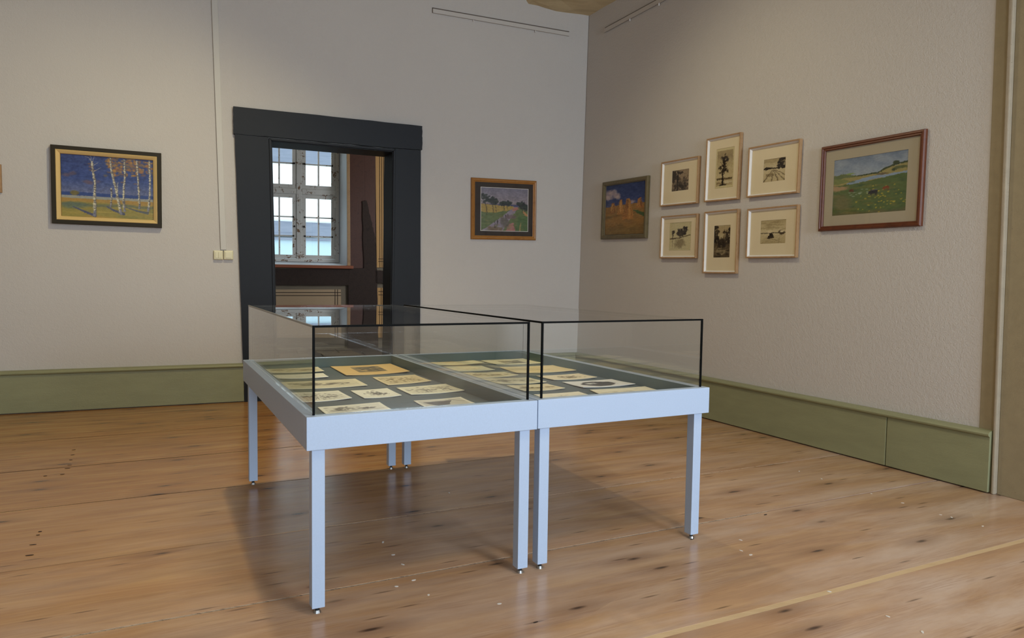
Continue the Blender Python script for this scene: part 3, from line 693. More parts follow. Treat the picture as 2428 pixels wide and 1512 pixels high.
# --- prints lying in the cases: TL, TR, BR, BL in photo pixels on the felt
z1 = lambda *q: [(570+a/6.937, 830+b/6.937) for a, b in q]
z2 = lambda *q: [(770+a/6.937, 830+b/6.937) for a, b in q]
z3 = lambda *q: [(920+a/6.389, 820+b/6.389) for a, b in q]
z4 = lambda *q: [(1180+a/4.669, 820+b/4.669) for a, b in q]
CREAM, WHITE, TAN, ORANGE, GREYW = (222, 214, 186), (232, 230, 216), (216, 202, 166), (220, 188, 134), (226, 226, 224)
def sketch(seed, paper, ink, style, mg=(.06, .10)):
    c = Canvas(132, 88, seed); c.a[:] = paper; c.mottle(5, 6, 6)
    ix = ((c.u > mg[0]) & (c.u < 1-mg[0]) & (c.v > mg[1]) & (c.v < 1-mg[1])).astype(float)
    base = c.a.copy(); ink = np.array(ink, float); pl = np.array(paper, float); R = c.r
    def mass(cx, cy, rx, ry, n, k=.6, sz=.035):
        for _ in range(n): c.blob(R.normal(cx, rx), R.normal(cy, ry), sz*R.uniform(.5, 1.6), sz*R.uniform(.5, 1.3), ink*R.uniform(.7, 1.25), .6, .7, 16, k)
    def strokes(n, x, y, ln, k=.5, w=.004):
        for _ in range(n):
            a, b = R.uniform(*x), R.uniform(*y); t = R.uniform(-.5, .5); c.line([(a, b), (a+ln*math.cos(t), b+ln*math.sin(t))], w, w*.5, ink*R.uniform(.6, 1.1), k)
    if style == 'land':
        c.put(ix, pl*.93+ink*.07); mass(.3, .42, .13, .1, 34); mass(.7, .5, .12, .05, 22); c.band(.6, .68, ink*.8+pl*.2, .05, .05, .45); strokes(40, (.1, .8), (.62, .88), .09, .45); strokes(10, (.1, .8), (.15, .3), .14, .2)
        c.blob(.5, .76, .2, .05, pl, .7, .5, 10, .7)
    elif style == 'trees':
        c.put(ix, pl*.92+ink*.08); mass(.4, .42, .2, .14, 46, .5, .03); mass(.75, .55, .1, .12, 18, .45, .028); strokes(46, (.1, .85), (.6, .88), .07, .5)
        for k in range(12): x = R.uniform(.18, .82); c.line([(x, .78), (x+R.uniform(-.06, .06), R.uniform(.3, .5))], .006, .003, ink*.7, .7)
    elif style == 'centre':
        mass(.5, .46, .1, .11, 46, .6, .032); mass(.56, .62, .12, .06, 24, .5, .03); strokes(20, (.3, .6), (.62, .78), .1, .45)
    elif style == 'block':
        m = (c.u > .27) & (c.u < .73) & (c.v > .24) & (c.v < .76); keep = c.a.copy(); c.put(m.astype(float), ink*.5+pl*.5); mass(.5, .46, .14, .12, 60, .6, .03); strokes(50, (.27, .68), (.55, .74), .06, .55); c.blob(.4, .6, .06, .05, pl, .6, .7, 14, .7); c.a = np.where(m[..., None], c.a, keep)
    elif style == 'oval':
        c.blob(.5, .5, .3, .34, (58, 54, 52), .15, .18, 8, 1); c.blob(.4, .42, .12, .13, (205, 203, 200), .5, .4, 8, .95); c.blob(.55, .62, .2, .16, (84, 80, 78), .5, .6, 12, .8); c.blob(.42, .44, .03, .03, (70, 66, 64), .5, .4, 8, .8)
    elif style == 'boat':
        c.put(ix, pl*.82+ink*.18); c.poly([(.12, .3), (.72, .25), (.55, .75), (.3, .88)], ink, .85, .02); strokes(60, (.15, .5), (.3, .75), .12, .5); c.line([(.1, .18), (.6, .16)], .012, .012, pl, .9); c.line([(.7, .15), (.95, .55)], .012, .01, ink*.6, .9)
    elif style == 'faint':
        q = ink; ink = pl*.72+ink*.28; mass(.5, .5, .16, .1, 30, .45, .035); strokes(24, (.15, .75), (.3, .75), .12, .4)
    if style in ('land', 'trees', 'boat'): c.put(1-ix, np.clip(base, 0, 255))
    return c
GREY, SEP = (92, 90, 86), (112, 96, 66)
cards = [
 (z1((395, 315), (1270, 285), (1380, 365), (495, 390)), CREAM, SEP, 'land', 'olive-toned landscape print, rearmost in the left column of the near display case'),
 (z1((535, 425), (1360, 393), (1450, 462), (615, 485)), WHITE, GREY, 'faint', 'faint pale print, second from the back in the left column of the near case'),
 (z1((660, 540), (1890, 483), (2090, 598), (795, 660)), CREAM, GREY, 'land', 'long panoramic print in the near display case, middle of its left column'),
 (z1((820, 715), (1610, 683), (1835, 815), (985, 880)), WHITE, GREY, 'trees', 'pale tree sketch beside the front left corner of the near display case'),
 (z1((1270, 955), (2290, 872), (2500, 1005), (1440, 1095)), WHITE, GREY, 'land', 'pale print with dark treeline at the very front of the near display case'),
 (z2((75, 270), (1050, 225), (1400, 375), (350, 432)), ORANGE, GREY, 'block', 'large orange-tan mount with small grey picture at the back of the near case'),
 (z2((785, 460), (1480, 418), (1755, 525), (1040, 592)), TAN, (96, 82, 60), 'trees', 'tan foliage sketch just in front of the orange-tan mount'),
 (z2((425, 680), (1025, 640), (1265, 765), (650, 808)), WHITE, GREY, 'centre', 'small white print with one dark bush, centre of the near display case'),
 (z2((1180, 632), (2035, 565), (2330, 683), (1420, 750)), (230, 226, 204), GREY, 'trees', 'wide white print with bordered tree drawing, right side of the near case'),
 (z2((1460, 850), (2235, 790), (2470, 905), (1660, 965)), (220, 216, 200), (84, 80, 74), 'boat', 'dark slanted engraving at the front right of the near display case'),
 (z3((560, 222), (1230, 215), (1460, 275), (760, 312)), (226, 218, 184), SEP, 'faint', 'cream faint sketch, rearmost in the left column of the far right case'),
 (z3((790, 322), (1420, 312), (1620, 375), (1010, 400)), (226, 222, 196), GREY, 'faint', 'pale pencil sketch, second from the back in the left column of the right case'),
 (z3((1090, 420), (1760, 412), (1975, 465), (1320, 503)), (222, 212, 180), SEP, 'land', 'cream landscape sketch, third from the back in the left column of the right case'),
 (z3((1400, 507), (2120, 492), (2400, 570), (1690, 592)), (220, 212, 186), GREY, 'land', 'grey landscape sketch, fourth from the back in the left column of the right case'),
 (z4((100, 447), (545, 430), (745, 485), (290, 512)), (226, 214, 182), SEP, 'land', 'sepia card second from the front in the left column of the right case'),
 (z3((1410, 232), (2080, 200), (2350, 275), (1650, 295)), (228, 220, 188), (82, 72, 52), 'block', 'cream mount with small dark picture at the back of the right case'),
 (z4((20, 245), (660, 222), (870, 288), (210, 312)), (224, 204, 158), SEP, 'faint', 'wide tan drawing in the second row from the back of the right case'),
 (z4((430, 340), (895, 315), (1100, 362), (620, 388)), (226, 212, 182), SEP, 'centre', 'cream card with tiny central sketch in the right case'),
 (z4((715, 410), (1260, 380), (1525, 440), (945, 475)), (224, 222, 220), GREY, 'oval', 'white card with dark oval portrait-like picture in the right case'),
 (z4((1020, 497), (1630, 460), (1830, 520), (1190, 570)), (232, 224, 200), GREY, 'faint', 'nearly blank cream card at the front right of the right case'),
 (z4((400, 548), (895, 517), (1090, 580), (560, 610)), (236, 230, 212), GREY, 'faint', 'nearly blank white card at the front left of the right case'),
]
for i, (qd, paper, ink, style, lab) in enumerate(cards):
    P = [unproject(x, y, FN, np.array([0, 0, BED])) for x, y in qd]; ctr = sum(P)/4; ctr[2] = BED+.0026
    q = [p-np.array([ctr[0], ctr[1], BED]) for p in P]
    cu, cv_ = rng.uniform(.002, .006), rng.uniform(.0005, .002)
    cv = sketch(100+i, paper, ink, style)
    o = art_mesh('print_card', cv, q, 'ink', None, Matrix.Translation(Vector(ctr)), .0022, lambda u, v, cu=cu, cv_=cv_: cu*4*(u-.45)**2*(.4+.6*v)+cv_*4*(v-.5)**2)
    tag(o, lab, 'print', 'prints laid out in the display cases')

# ================================================================== PICTURES ON THE WALLS
def placed(wall, pts, out):
    P = [wall.uv(x, y, out) for x, y in pts]; (tl, tr, br, bl) = [np.array(p) for p in P]
    w = (np.linalg.norm(tr-tl)+np.linalg.norm(br-bl))/2; h = (np.linalg.norm(bl-tl)+np.linalg.norm(br-tr))/2
    roll = .5*(math.atan2(*(tr-tl)[::-1])+math.atan2(*(br-bl)[::-1])); c = (tl+tr+br+bl)/4
    roll = max(-.025, min(.025, roll))
    return c, w, h, roll
def picture(name, wall, pts, label, cat, group, depth, prof, frame_mat, art, box_, slip=None, matm=None, glass=True, artmat='ink', back=.004, fillet=None):
    """box_: art window inside the picture as fractions (x0, x1, y0, y1) from the top left"""
    c, w, h, roll = placed(wall, pts, depth)
    Mx = wall.matrix(c[0], c[1], .003, roll) @ Matrix.Translation((0, -h/2, 0))
    e = empty(name, matrix=Mx); tag(e, label, cat, group)
    frame_mesh('frame', w, h, prof, frame_mat, e)
    inn = prof[-1][0] if slip is None else slip[1][-1][0]
    if slip: frame_mesh('inner_slip', w, h, slip[1], slip[0], e)
    x0, x1, y0, y1 = -w/2+box_[0]*w, -w/2+box_[1]*w, h-box_[3]*h, h-box_[2]*h
    zb_ = back
    if matm:
        i = inn-.003; m = [(-w/2+i, i), (w/2-i, i), (w/2-i, h-i), (-w/2+i, h-i)]; r = [(x0, y0), (x1, y0), (x1, y1), (x0, y1)]
        v = [(a, b, zb_+.002) for a, b in m]+[(a, b, zb_+.002) for a, b in r]+[(a, b, zb_) for a, b in m]+[(a, b, zb_) for a, b in r]; f = []
        for k in range(4):
            j = (k+1) % 4; f += [(k, j, 4+j, 4+k), (8+k, 12+k, 12+j, 8+j), (k, 8+k, 8+j, j), (4+k, 4+j, 12+j, 12+k)]
        obj('mount', v, f, matm, e)
        if fillet: frame_mesh('mount_edge', x1-x0, y1-y0, [(-.0005, zb_), (-.0005, zb_+.003), (.0035, zb_+.003), (.0035, zb_)], fillet, e, y0=y0).location.x = (x0+x1)/2
    art_mesh('picture', art, [(x0, y1, zb_), (x1, y1, zb_), (x1, y0, zb_), (x0, y0, zb_)], artmat, e, None, .0025)
    box('backing_board', (-w/2+.004, w/2-.004, .004, h-.004, .0, zb_-.0026), 'paperback', e)
    if glass:
        i = inn-.002; box('picture_glass', (-w/2+i, w/2-i, i, h-i, zb_+.004, zb_+.0055), 'picglass', e)
    return e

def art_birch():
    c = Canvas(226, 160, 3); c.grad((0, (40, 54, 104)), (.35, (44, 62, 118)), (.58, (92, 98, 132)), (.62, (92, 98, 132)), (1, (90, 95, 120)))
    c.mottle(16, 22, 26, 3, (1, 1, 1.2)); c.mottle(12, 60, 40, 2)
    FC = [(170, 118, 42), (184, 132, 50), (150, 98, 50), (128, 92, 54), (110, 88, 62)]
    for cx, cy, rx, ry, n in ((.57, .1, .1, .13, 60), (.72, .1, .09, .11, 44), (.87, .12, .1, .1, 40), (.62, .24, .08, .08, 26), (.96, .14, .06, .1, 20), (.78, .22, .07, .06, 18)): c.leafy(cx, cy, rx, ry, n, FC, .017, .6)
    for _ in range(22): c.blob(c.r.uniform(.3, 1.0), c.r.uniform(.05, .5), c.r.uniform(.01, .045), c.r.uniform(.008, .02), [(140, 92, 60), (120, 96, 60), (150, 96, 52)][c.r.randint(3)], .8, .8, 18, .55)
    for x, y in ((.12, .3), (.06, .33), (.27, .41), (.4, .4), (.3, .43)): c.blob(x, y, .035, .025, (104, 74, 76), .9, .8, 14, .6)
    c.band(.585, .645, (38, 60, 116), .008, .008); c.blob(.14, .6, .045, .035, (104, 92, 42), .5, .5, 12)
    c.band(.64, .69, (142, 142, 130), .006, .006); c.band(.68, .76, (156, 122, 48), .008, .01); c.band(.73, 1.1, (140, 126, 50), .02, .03)
    for _ in range(30): c.blob(c.r.uniform(0, 1), c.r.uniform(.7, .98), c.r.uniform(.05, .14), c.r.uniform(.006, .022), [(164, 130, 48), (128, 122, 50), (112, 112, 54), (170, 146, 62)][c.r.randint(4)], .8, .5, 14, .5)
    c.band(.745, .815, (84, 92, 74), .03, .03, .75, 5); c.blob(.12, .8, .16, .05, (84, 98, 78), .6, .4, 10, .8)
    SH = (62, 66, 98)
    c.line([(.35, .95), (.24, .89), (.12, .82)], .022, .008, SH, .9); c.line([(.66, .9), (.55, .85), (.48, .8)], .022, .01, SH, .85); c.line([(.92, .87), (.8, .84), (.68, .79)], .02, .008, (66, 74, 92), .8)
    BK = (196, 188, 158)
    def trunk(pts, w0, w1, dark=0):
        c.line([(x+.006, y) for x, y in pts], w0*1.15, w1*1.15, (86, 82, 88)); c.line(pts, w0, w1, BK)
        for k in range(len(pts)-1):
            for _ in range(9):
                t = c.r.rand(); x = pts[k][0]+(pts[k+1][0]-pts[k][0])*t; y = pts[k][1]+(pts[k+1][1]-pts[k][1])*t
                c.line([(x-.004+c.r.uniform(-.003, .003), y), (x+.008, y+.004)], .0035, .003, (64, 58, 62), .9)
        c.line(pts[-1:]+[(pts[-1][0], pts[-1][1]-.06)], w1*1.1, w1*.9, (84, 88, 118), .65)
    trunk([(.325, .1), (.33, .25), (.352, .42), (.345, .6), (.345, .78), (.342, .94)], .010, .019)
    for p in ([(.33, .12), (.29, .03), (.25, .02)], [(.325, .1), (.31, .0)], [(.33, .1), (.355, .0)], [(.335, .16), (.39, .1)], [(.34, .25), (.42, .18)]): c.line(p, .005, .002, (176, 168, 148), .85)
    trunk([(.52, .02), (.525, .2), (.545, .33), (.575, .5), (.595, .68), (.625, .9)], .009, .017); trunk([(.67, .03), (.675, .25), (.66, .5), (.655, .7), (.665, .85)], .008, .014)
    trunk([(.805, .03), (.815, .3), (.825, .55), (.828, .8)], .007, .011); trunk([(.945, .02), (.95, .3), (.945, .55), (.925, .83)], .008, .012); trunk([(.525, .5), (.528, .6), (.515, .8)], .005, .007)
    c.line([(.6, .4), (.59, .55)], .004, .005, BK, .9)
    for _ in range(26):
        x, y = c.r.uniform(.35, 1), c.r.uniform(.1, .6); c.line([(x, y), (x+c.r.uniform(-.06, .06), y-c.r.uniform(.01, .08))], .0022, .001, (66, 58, 62), .6)
    c.brush(.75, .45, 10); return c
def art_cow():
    c = Canvas(176, 150, 5); c.grad((0, (112, 126, 146)), (.2, (132, 146, 164)), (.32, (144, 156, 168)), (1, (140, 150, 150))); c.mottle(9, 14, 10); c.mottle(8, 50, 50, 2)
    for _ in range(10): c.blob(c.r.uniform(0, 1), c.r.uniform(0, .25), .08, .05, (158, 166, 176), .9, .6, 8, .35)
    c.poly([(0, .28), (.2, .3), (.45, .33), (.62, .32), (.78, .25), (1.01, .2), (1.01, 1), (0, 1)], (150, 140, 88), 1, .006)
    c.poly([(0, .29), (.14, .27), (.3, .31), (.45, .33), (0, .36)], (96, 108, 70), 1, .006); c.blob(.25, .28, .06, .015, (128, 150, 88), .5, .5, 10)
    c.poly([(.3, .325), (.5, .315), (.64, .3), (.7, .25), (.86, .2), (1.01, .18), (1.01, .21), (.85, .23), (.72, .28), (.62, .33), (.35, .345)], (58, 70, 44), 1, .006); c.blob(.855, .19, .04, .03, (52, 64, 42), .4, .4, 10)
    c.blob(.93, .27, .11, .02, (70, 82, 52), .5, .5, 12, .8); c.blob(.82, .3, .03, .02, (58, 70, 46), .5, .4, 12)
    c.poly([(.0, .34), (.15, .36), (.25, .4), (.05, .45), (0, .43)], (116, 126, 74), 1, .01); c.band(.4, .405, (80, 88, 50), .01, .005, .8)
    c.poly([(.18, .44), (.4, .385), (.6, .36), (.8, .36), (1.01, .34), (1.01, .38), (.75, .4), (.5, .43), (.22, .47)], (132, 152, 176), 1, .008); c.blob(.68, .345, .07, .018, (104, 92, 68), .5, .4, 12)
    c.poly([(0, .47), (.25, .46), (.5, .435), (.75, .4), (1.01, .37), (1.01, 1.01), (0, 1.01)], (84, 102, 58), 1, .01)
    for _ in range(60): c.blob(c.r.uniform(0, 1), c.r.uniform(.42, 1), c.r.uniform(.03, .12), c.r.uniform(.008, .03), [(72, 96, 56), (98, 112, 58), (112, 108, 60), (60, 84, 58), (120, 112, 58)][c.r.randint(5)], .8, .5, 12, .5)
    c.blob(.06, .52, .14, .04, (166, 138, 104), .6, .5, 10); c.blob(.12, .78, .14, .14, (114, 106, 72), .8, .4, 8, .7); c.band(.93, 1.1, (110, 96, 66), .04, .05, .6)
    for _ in range(60): c.blob(c.r.normal(.72, .16), c.r.normal(.78, .11), .012, .009, (190, 168, 56), .8, .5, 14, .75)
    for _ in range(14): c.blob(c.r.uniform(.22, .5), c.r.uniform(.56, .68), .02, .006, (156, 172, 156), .8, .5, 14, .7)
    def cow(x, y, s, col):
        c.blob(x, y, .055*s, .03*s, col, .3, .2, 10); c.blob(x-.05*s, y+.02*s, .018*s, .018*s, col, .3, .2, 10)
        for dx in (-.03, -.02, .03, .042): c.line([(x+dx*s, y+.01*s), (x+dx*s, y+.06*s)], .006*s, .005*s, col)
    cow(.57, .63, 1.1, (40, 40, 46)); cow(.27, .57, .55, (98, 48, 34)); cow(.74, .58, .75, (128, 66, 38)); c.line([(.55, .605), (.62, .6)], .008, .006, (110, 112, 112), .8); c.brush(.9, .4, 9); return c
def art_road():
    c = Canvas(120, 108, 9); c.grad((0, (112, 108, 124)), (.3, (138, 128, 134)), (.42, (150, 132, 130)), (1, (120, 110, 110))); c.mottle(14, 12, 12); c.mottle(10, 40, 40, 2)
    c.band(.37, .43, (70, 72, 104), .01, .01); c.poly([(0, .38), (.7, .42), (.62, .56), (0, .7)], (160, 134, 66), 1, .008)
    c.poly([(0, .56), (.3, .58), (.62, .5), (.72, .44), (1.01, .42), (1.01, 1.01), (0, 1.01)], (92, 104, 62), 1, .012)
    c.poly([(.7, .43), (.78, .43), (.72, .55), (.45, 1.01), (.0, 1.01), (.15, .9), (.45, .66)], (136, 124, 136), 1, .012)
    c.poly([(.66, .45), (.76, .43), (.8, .48), (.68, .53)], (166, 110, 96), 1, .01); c.poly([(.68, .8), (.6, .82), (.52, 1.01), (.76, 1.01)], (166, 108, 104), .9, .015)
    c.poly([(.88, .5), (1.01, .62), (1.01, .7), (.9, .58)], (184, 126, 80), .9, .01); c.poly([(.8, .6), (1.01, .65), (1.01, 1.01), (.72, 1.01)], (76, 100, 56), 1, .015); c.line([(.84, .8), (.82, 1.0)], .014, .02, (176, 138, 88), .7)
    for _ in range(40): c.blob(c.r.uniform(0, 1), c.r.uniform(.55, 1), .04, .02, [(96, 110, 60), (80, 96, 58), (136, 116, 70)][c.r.randint(3)], .8, .5, 10, .35)
    c.blob(.5, .8, .1, .1, (88, 82, 70), .5, .6, 10, .8); c.blob(.3, .94, .13, .06, (106, 84, 56), .5, .6, 10, .8); c.blob(.62, .66, .09, .05, (104, 84, 84), .5, .6, 10, .8)
    T = (36, 44, 42)
    for x, y, rx, ry in ((.07, .25, .1, .11), (.2, .27, .1, .09), (.27, .32, .1, .08), (.47, .36, .07, .05), (.58, .35, .08, .05), (.84, .36, .09, .07), (.9, .42, .1, .06), (.97, .46, .06, .06)): c.leafy(x, y, rx*.85, ry*.85, 34, [T, (44, 54, 46), (30, 36, 40), (52, 58, 48)], .024, .9)
    for p in ([(.1, .35), (.13, .5), (.13, .62)], [(.25, .38), (.27, .57)], [(.3, .38), (.33, .56)], [(.48, .4), (.49, .5)], [(.55, .4), (.56, .49)], [(.86, .42), (.88, .54)], [(.3, .76), (.3, .92)], [(.36, .73), (.34, .88)], [(.52, .62), (.53, .7)], [(.57, .6), (.58, .66)]): c.line(p, .008, .006, (44, 42, 40), .9)
    c.brush(.8, .45, 13); return c
def art_hay():
    c = Canvas(100, 126, 11); c.grad((0, (32, 48, 92)), (.3, (44, 58, 104)), (.42, (66, 74, 110)), (1, (60, 60, 60))); c.mottle(12, 18, 18)
    for x, y, r in ((.1, .2, .13), (.2, .15, .1), (.28, .22, .08), (.05, .25, .08), (.33, .25, .06), (.7, .37, .06)): c.blob(x, y, r, r*.6, (182, 160, 156), .7, .6, 9, .75)
    c.poly([(0, .44), (.3, .42), (1.01, .4), (1.01, 1.01), (0, 1.01)], (142, 104, 52), 1, .015)
    for _ in range(40): c.blob(c.r.uniform(0, 1), c.r.uniform(.5, 1), .1, .03, [(150, 112, 58), (120, 88, 46), (104, 84, 48), (134, 104, 62)][c.r.randint(4)], .8, .5, 12, .5)
    c.poly([(.72, .52), (1.01, .6), (1.01, .68), (.8, .58)], (66, 86, 46), 1, .012); c.band(.78, 1.1, (104, 86, 42), .05, .1, .5)
    def stook(x, y0, y1, w, col):
        c.poly([(x-w*.3, y0), (x+w*.3, y0), (x+w, y1), (x-w, y1)], col, 1, .02)
        for _ in range(16):
            t = c.r.uniform(-1, 1); c.line([(x+t*w*.25, y0+.02), (x+t*w, y1-c.r.uniform(0, .1))], .004, .005, [(196, 148, 84), (92, 60, 30), (170, 122, 62)][c.r.randint(3)], .7)
    stook(.2, .36, .56, .09, (130, 86, 44)); stook(.88, .31, .5, .1, (156, 100, 50)); stook(.4, .31, .6, .09, (158, 106, 52)); stook(.6, .3, .7, .14, (166, 112, 56)); c.brush(.8, .45, 13); return c
SP, IK = (196, 180, 146), (44, 36, 28)
def hatchy(c, amp=18): c.brush(.9, .4, 4); c.mottle(amp, 60, 60, 2); return c
def art_p1():
    c = Canvas(48, 56, 21); c.a[:] = (150, 130, 104)
    for _ in range(40): c.line([(c.r.rand(), 1), (c.r.rand(), c.r.uniform(.2, .7))], .008, .003, IK, .7)
    for _ in range(20): c.blob(c.r.rand(), c.r.uniform(.4, 1), .07, .06, IK, .5, .7, 12, .6)
    c.blob(.12, .25, .16, .28, IK, .4, .7, 12, .85); c.line([(.34, 1), (.34, .05)], .03, .025, (30, 24, 20)); c.blob(.5, .15, .14, .06, IK, .5, .8, 12, .8); return hatchy(c, 26)
def art_p2():
    c = Canvas(60, 92, 22); c.a[:] = (204, 192, 150); ix = (c.u > .07) & (c.u < .93) & (c.v > .06) & (c.v < .93)
    b = c.a.copy(); c.grad((0, (160, 142, 104)), (.5, (186, 170, 130)), (.72, (196, 180, 140)), (1, (176, 158, 118))); c.band(.1, .3, (150, 132, 98), .08, .08, .7); c.band(.48, .54, (206, 192, 156), .05, .04, .7)
    c.band(.74, .8, (92, 78, 54), .01, .01); c.band(.84, .9, (120, 102, 72), .03, .03); c.blob(.7, .86, .25, .03, (206, 194, 160), .5, .4, 8)
    c.line([(.42, .92), (.4, .6), (.46, .4), (.5, .15)], .03, .012, (34, 26, 18))
    for _ in range(34): y = c.r.uniform(.2, .66); c.blob(.46+c.r.normal(0, .13)*(1-abs(y-.45)), y, .06, .028, (44, 34, 22), .5, .7, 14, .8)
    for s in (-1, 1):
        for y in (.3, .4, .5, .58): c.line([(.45, y+.08), (.45+s*.2, y-.06)], .008, .003, IK, .9)
    c.blob(.42, .93, .22, .03, IK, .5, .4, 8); c.put(1-ix, b); return hatchy(c, 12)
def art_p3():
    c = Canvas(54, 60, 23); c.grad((0, (170, 152, 112)), (.4, (206, 192, 156)), (1, (190, 174, 136))); c.band(.08, .2, (150, 134, 98), .08, .06, .6); c.band(.38, .46, IK, .02, .02, .9)
    c.leafy(.85, .26, .22, .22, 70, [IK, (60, 50, 38), (34, 28, 22)], .045, .85); c.leafy(.14, .4, .14, .05, 16, [IK], .04)
    for k in (-.5, -.1, .2, .5, .9): c.line([(.45+k*.1, .5), (.5+k, 1)], .01, .022, (84, 70, 50), .8)
    c.blob(.3, .7, .2, .08, (110, 94, 66), .6, .7, 12, .6); return hatchy(c, 22)
def art_p4():
    c = Canvas(60, 76, 24); c.a[:] = (200, 190, 150); c.line([(.05, .04), (.8, .04)], .004, .004, (150, 140, 110), .6); c.line([(.05, .93), (.8, .93)], .004, .004, (150, 140, 110), .6)
    c.leafy(.55, .37, .22, .12, 60, [IK, (66, 56, 42)], .04, .8); c.leafy(.72, .25, .1, .08, 22, [IK], .035, .8); c.line([(.16, .6), (.18, .3)], .012, .008, IK); c.blob(.18, .34, .06, .06, IK, .5, .7, 12, .8)
    c.line([(.05, .58), (.5, .55), (.95, .46)], .022, .014, (80, 66, 44), .9); c.blob(.5, .75, .2, .14, (120, 106, 76), .6, .7, 10, .7); c.line([(.16, .65), (.17, .88)], .012, .006, (84, 70, 48), .7); return hatchy(c, 14)
def art_p5():
    c = Canvas(46, 84, 25); c.a[:] = (184, 170, 132); c.band(0, .3, (176, 158, 120), .02, .05); c.band(.45, 1.1, (86, 72, 52), .05, .08)
    c.leafy(.1, .28, .22, .26, 60, [IK, (66, 56, 42), (30, 24, 18)], .05, .85); c.leafy(.92, .34, .2, .24, 60, [IK, (66, 56, 42)], .05, .85); c.leafy(.5, .56, .3, .14, 50, [IK, (58, 48, 36)], .05, .85); c.blob(.62, .22, .09, .05, (70, 58, 42), .3, .1, 8); c.line([(.62, .26), (.62, .4)], .012, .03, (110, 94, 68), .9); c.line([(.62, .2), (.62, .12)], .008, .003, IK)
    c.blob(.45, .8, .45, .12, (160, 144, 110), .6, .6, 12, .7)
    for _ in range(20): c.blob(c.r.rand(), c.r.uniform(.65, 1), .12, .02, IK, .6, .7, 12, .5)
    return hatchy(c, 24)
def art_p6():
    c = Canvas(62, 62, 26); c.grad((0, (182, 166, 126)), (.5, (204, 190, 152)), (1, (180, 164, 124)))
    for _ in range(14): c.blob(c.r.rand(), c.r.uniform(.05, .4), .16, .03, (150, 134, 98), .8, .6, 8, .5)
    c.band(.52, .57, IK, .015, .02, .9); c.poly([(.38, .5), (.28, .8), (.55, .76), (.44, .5)], (44, 36, 28), 1, .02); c.blob(.36, .5, .1, .05, (214, 200, 164), .5, .4, 8); c.blob(.82, .54, .12, .08, (70, 58, 42), .4, .5, 10); c.blob(.84, .5, .08, .04, (216, 204, 170), .5, .4, 10)
    for _ in range(24): c.line([(c.r.rand(), c.r.uniform(.65, 1)), (c.r.rand(), c.r.uniform(.65, 1))], .003, .002, (110, 94, 66), .5)
    return hatchy(c, 16)

FLAT = lambda wd, d, ch=.003: [(0, 0), (0, d-ch), (ch, d), (wd-ch, d), (wd, d-ch), (wd, .001)]
ROUND = lambda wd, d: [(0, 0), (0, d*.55), (wd*.12, d*.8), (wd*.35, d), (wd*.6, d*.92), (wd*.8, d*.66), (wd, d*.55), (wd, .001)]
zr = lambda *q: [(1400+a/3.779, 280+b/3.779) for a, b in q]
# left: birches
picture('framed_painting', WB, [(117.8, 341.4), (380.5, 362.5), (385, 539.8), (124, 528.7)], 'birch trees painting with blue sky in dark frame with gold inner edge', 'painting', 'framed paintings', .042,
        FLAT(.031, .042), 'olive', art_birch(), (.082, .93, .1, .915), slip=('gilt', [(.029, .004), (.029, .040), (.033, .043), (.044, .036), (.056, .026), (.058, .010), (.058, .004)]), glass=False, artmat='oil', back=.012)
# door wall, right
picture('framed_painting', WB, [(1118.3, 419.5), (1272.5, 428.9), (1272.2, 569), (1118.3, 567.1)], 'painting of trees along a stream in gold-brown frame with dark mount', 'painting', 'framed paintings', .028,
        ROUND(.036, .030), 'giltbrown', art_road(), (.142, .876, .142, .858), matm='matdark', artmat='oil', back=.008, fillet='slip', glass=True)
picture('framed_painting', WR, zr((95, 577), (500, 517), (508, 1075), (100, 1082)), 'painting of golden hay stooks under deep blue sky in drab frame', 'painting', 'framed paintings', .028,
        FLAT(.036, .028, .008), 'drab', art_hay(), (.075, .925, .075, .925), glass=False, artmat='oil', back=.012)
c6 = lambda *q: [(1920+a/5.4, 280+b/5.4) for a, b in q]
picture('framed_painting', WR, c6((135, 377), (1465, 131), (1428, 1381), (108, 1445)), 'cows grazing in a green meadow, red-brown frame with grey-beige mount', 'painting', 'framed paintings', .026,
        [(0, 0), (0, .016), (.006, .024), (.014, .026), (.018, .02), (.026, .022), (.03, .012), (.03, .001)], 'mahog', art_cow(), (.135, .85, .18, .825), matm='matgrey', artmat='oil', back=.006)
prints = [
 (zr((627, 402), (965, 336), (960, 762), (632, 790)), art_p1(), (.27, .72, .225, .68), 'square forest etching, top left of the six oak-framed prints'),
 (zr((1030, 190), (1340, 128), (1330, 724), (1030, 750)), art_p2(), (.26, .79, .185, .80), 'tall etching of one lone tree, top centre of the oak-framed prints'),
 (zr((1410, 268), (1874, 183), (1862, 667), (1407, 712)), art_p3(), (.29, .715, .285, .725), 'etching of a field track beside dark trees, top right oak frame'),
 (zr((627, 882), (953, 854), (947, 1255), (627, 1255)), art_p4(), (.21, .81, .165, .815), 'sparse etching of trees reflected in water, bottom left oak frame'),
 (zr((1015, 842), (1318, 811), (1310, 1392), (1012, 1388)), art_p5(), (.265, .745, .235, .745), 'tall dark etching of garden and domed tower, bottom centre oak frame'),
 (zr((1397, 820), (1852, 769), (1848, 1252), (1400, 1250)), art_p6(), (.255, .755, .255, .715), 'etching of a haystack in an open field, bottom right oak frame'),
]
for pts, art, bx_, lab in prints:
    picture('framed_print', WR, pts, lab, 'framed print', 'oak-framed prints', .026, FLAT(.010, .026, .001), 'oak', art, bx_,
            slip=('slip', [(.010, .004), (.010, .022), (.012, .022), (.021, .008), (.021, .004)]), matm='mat', back=.004)
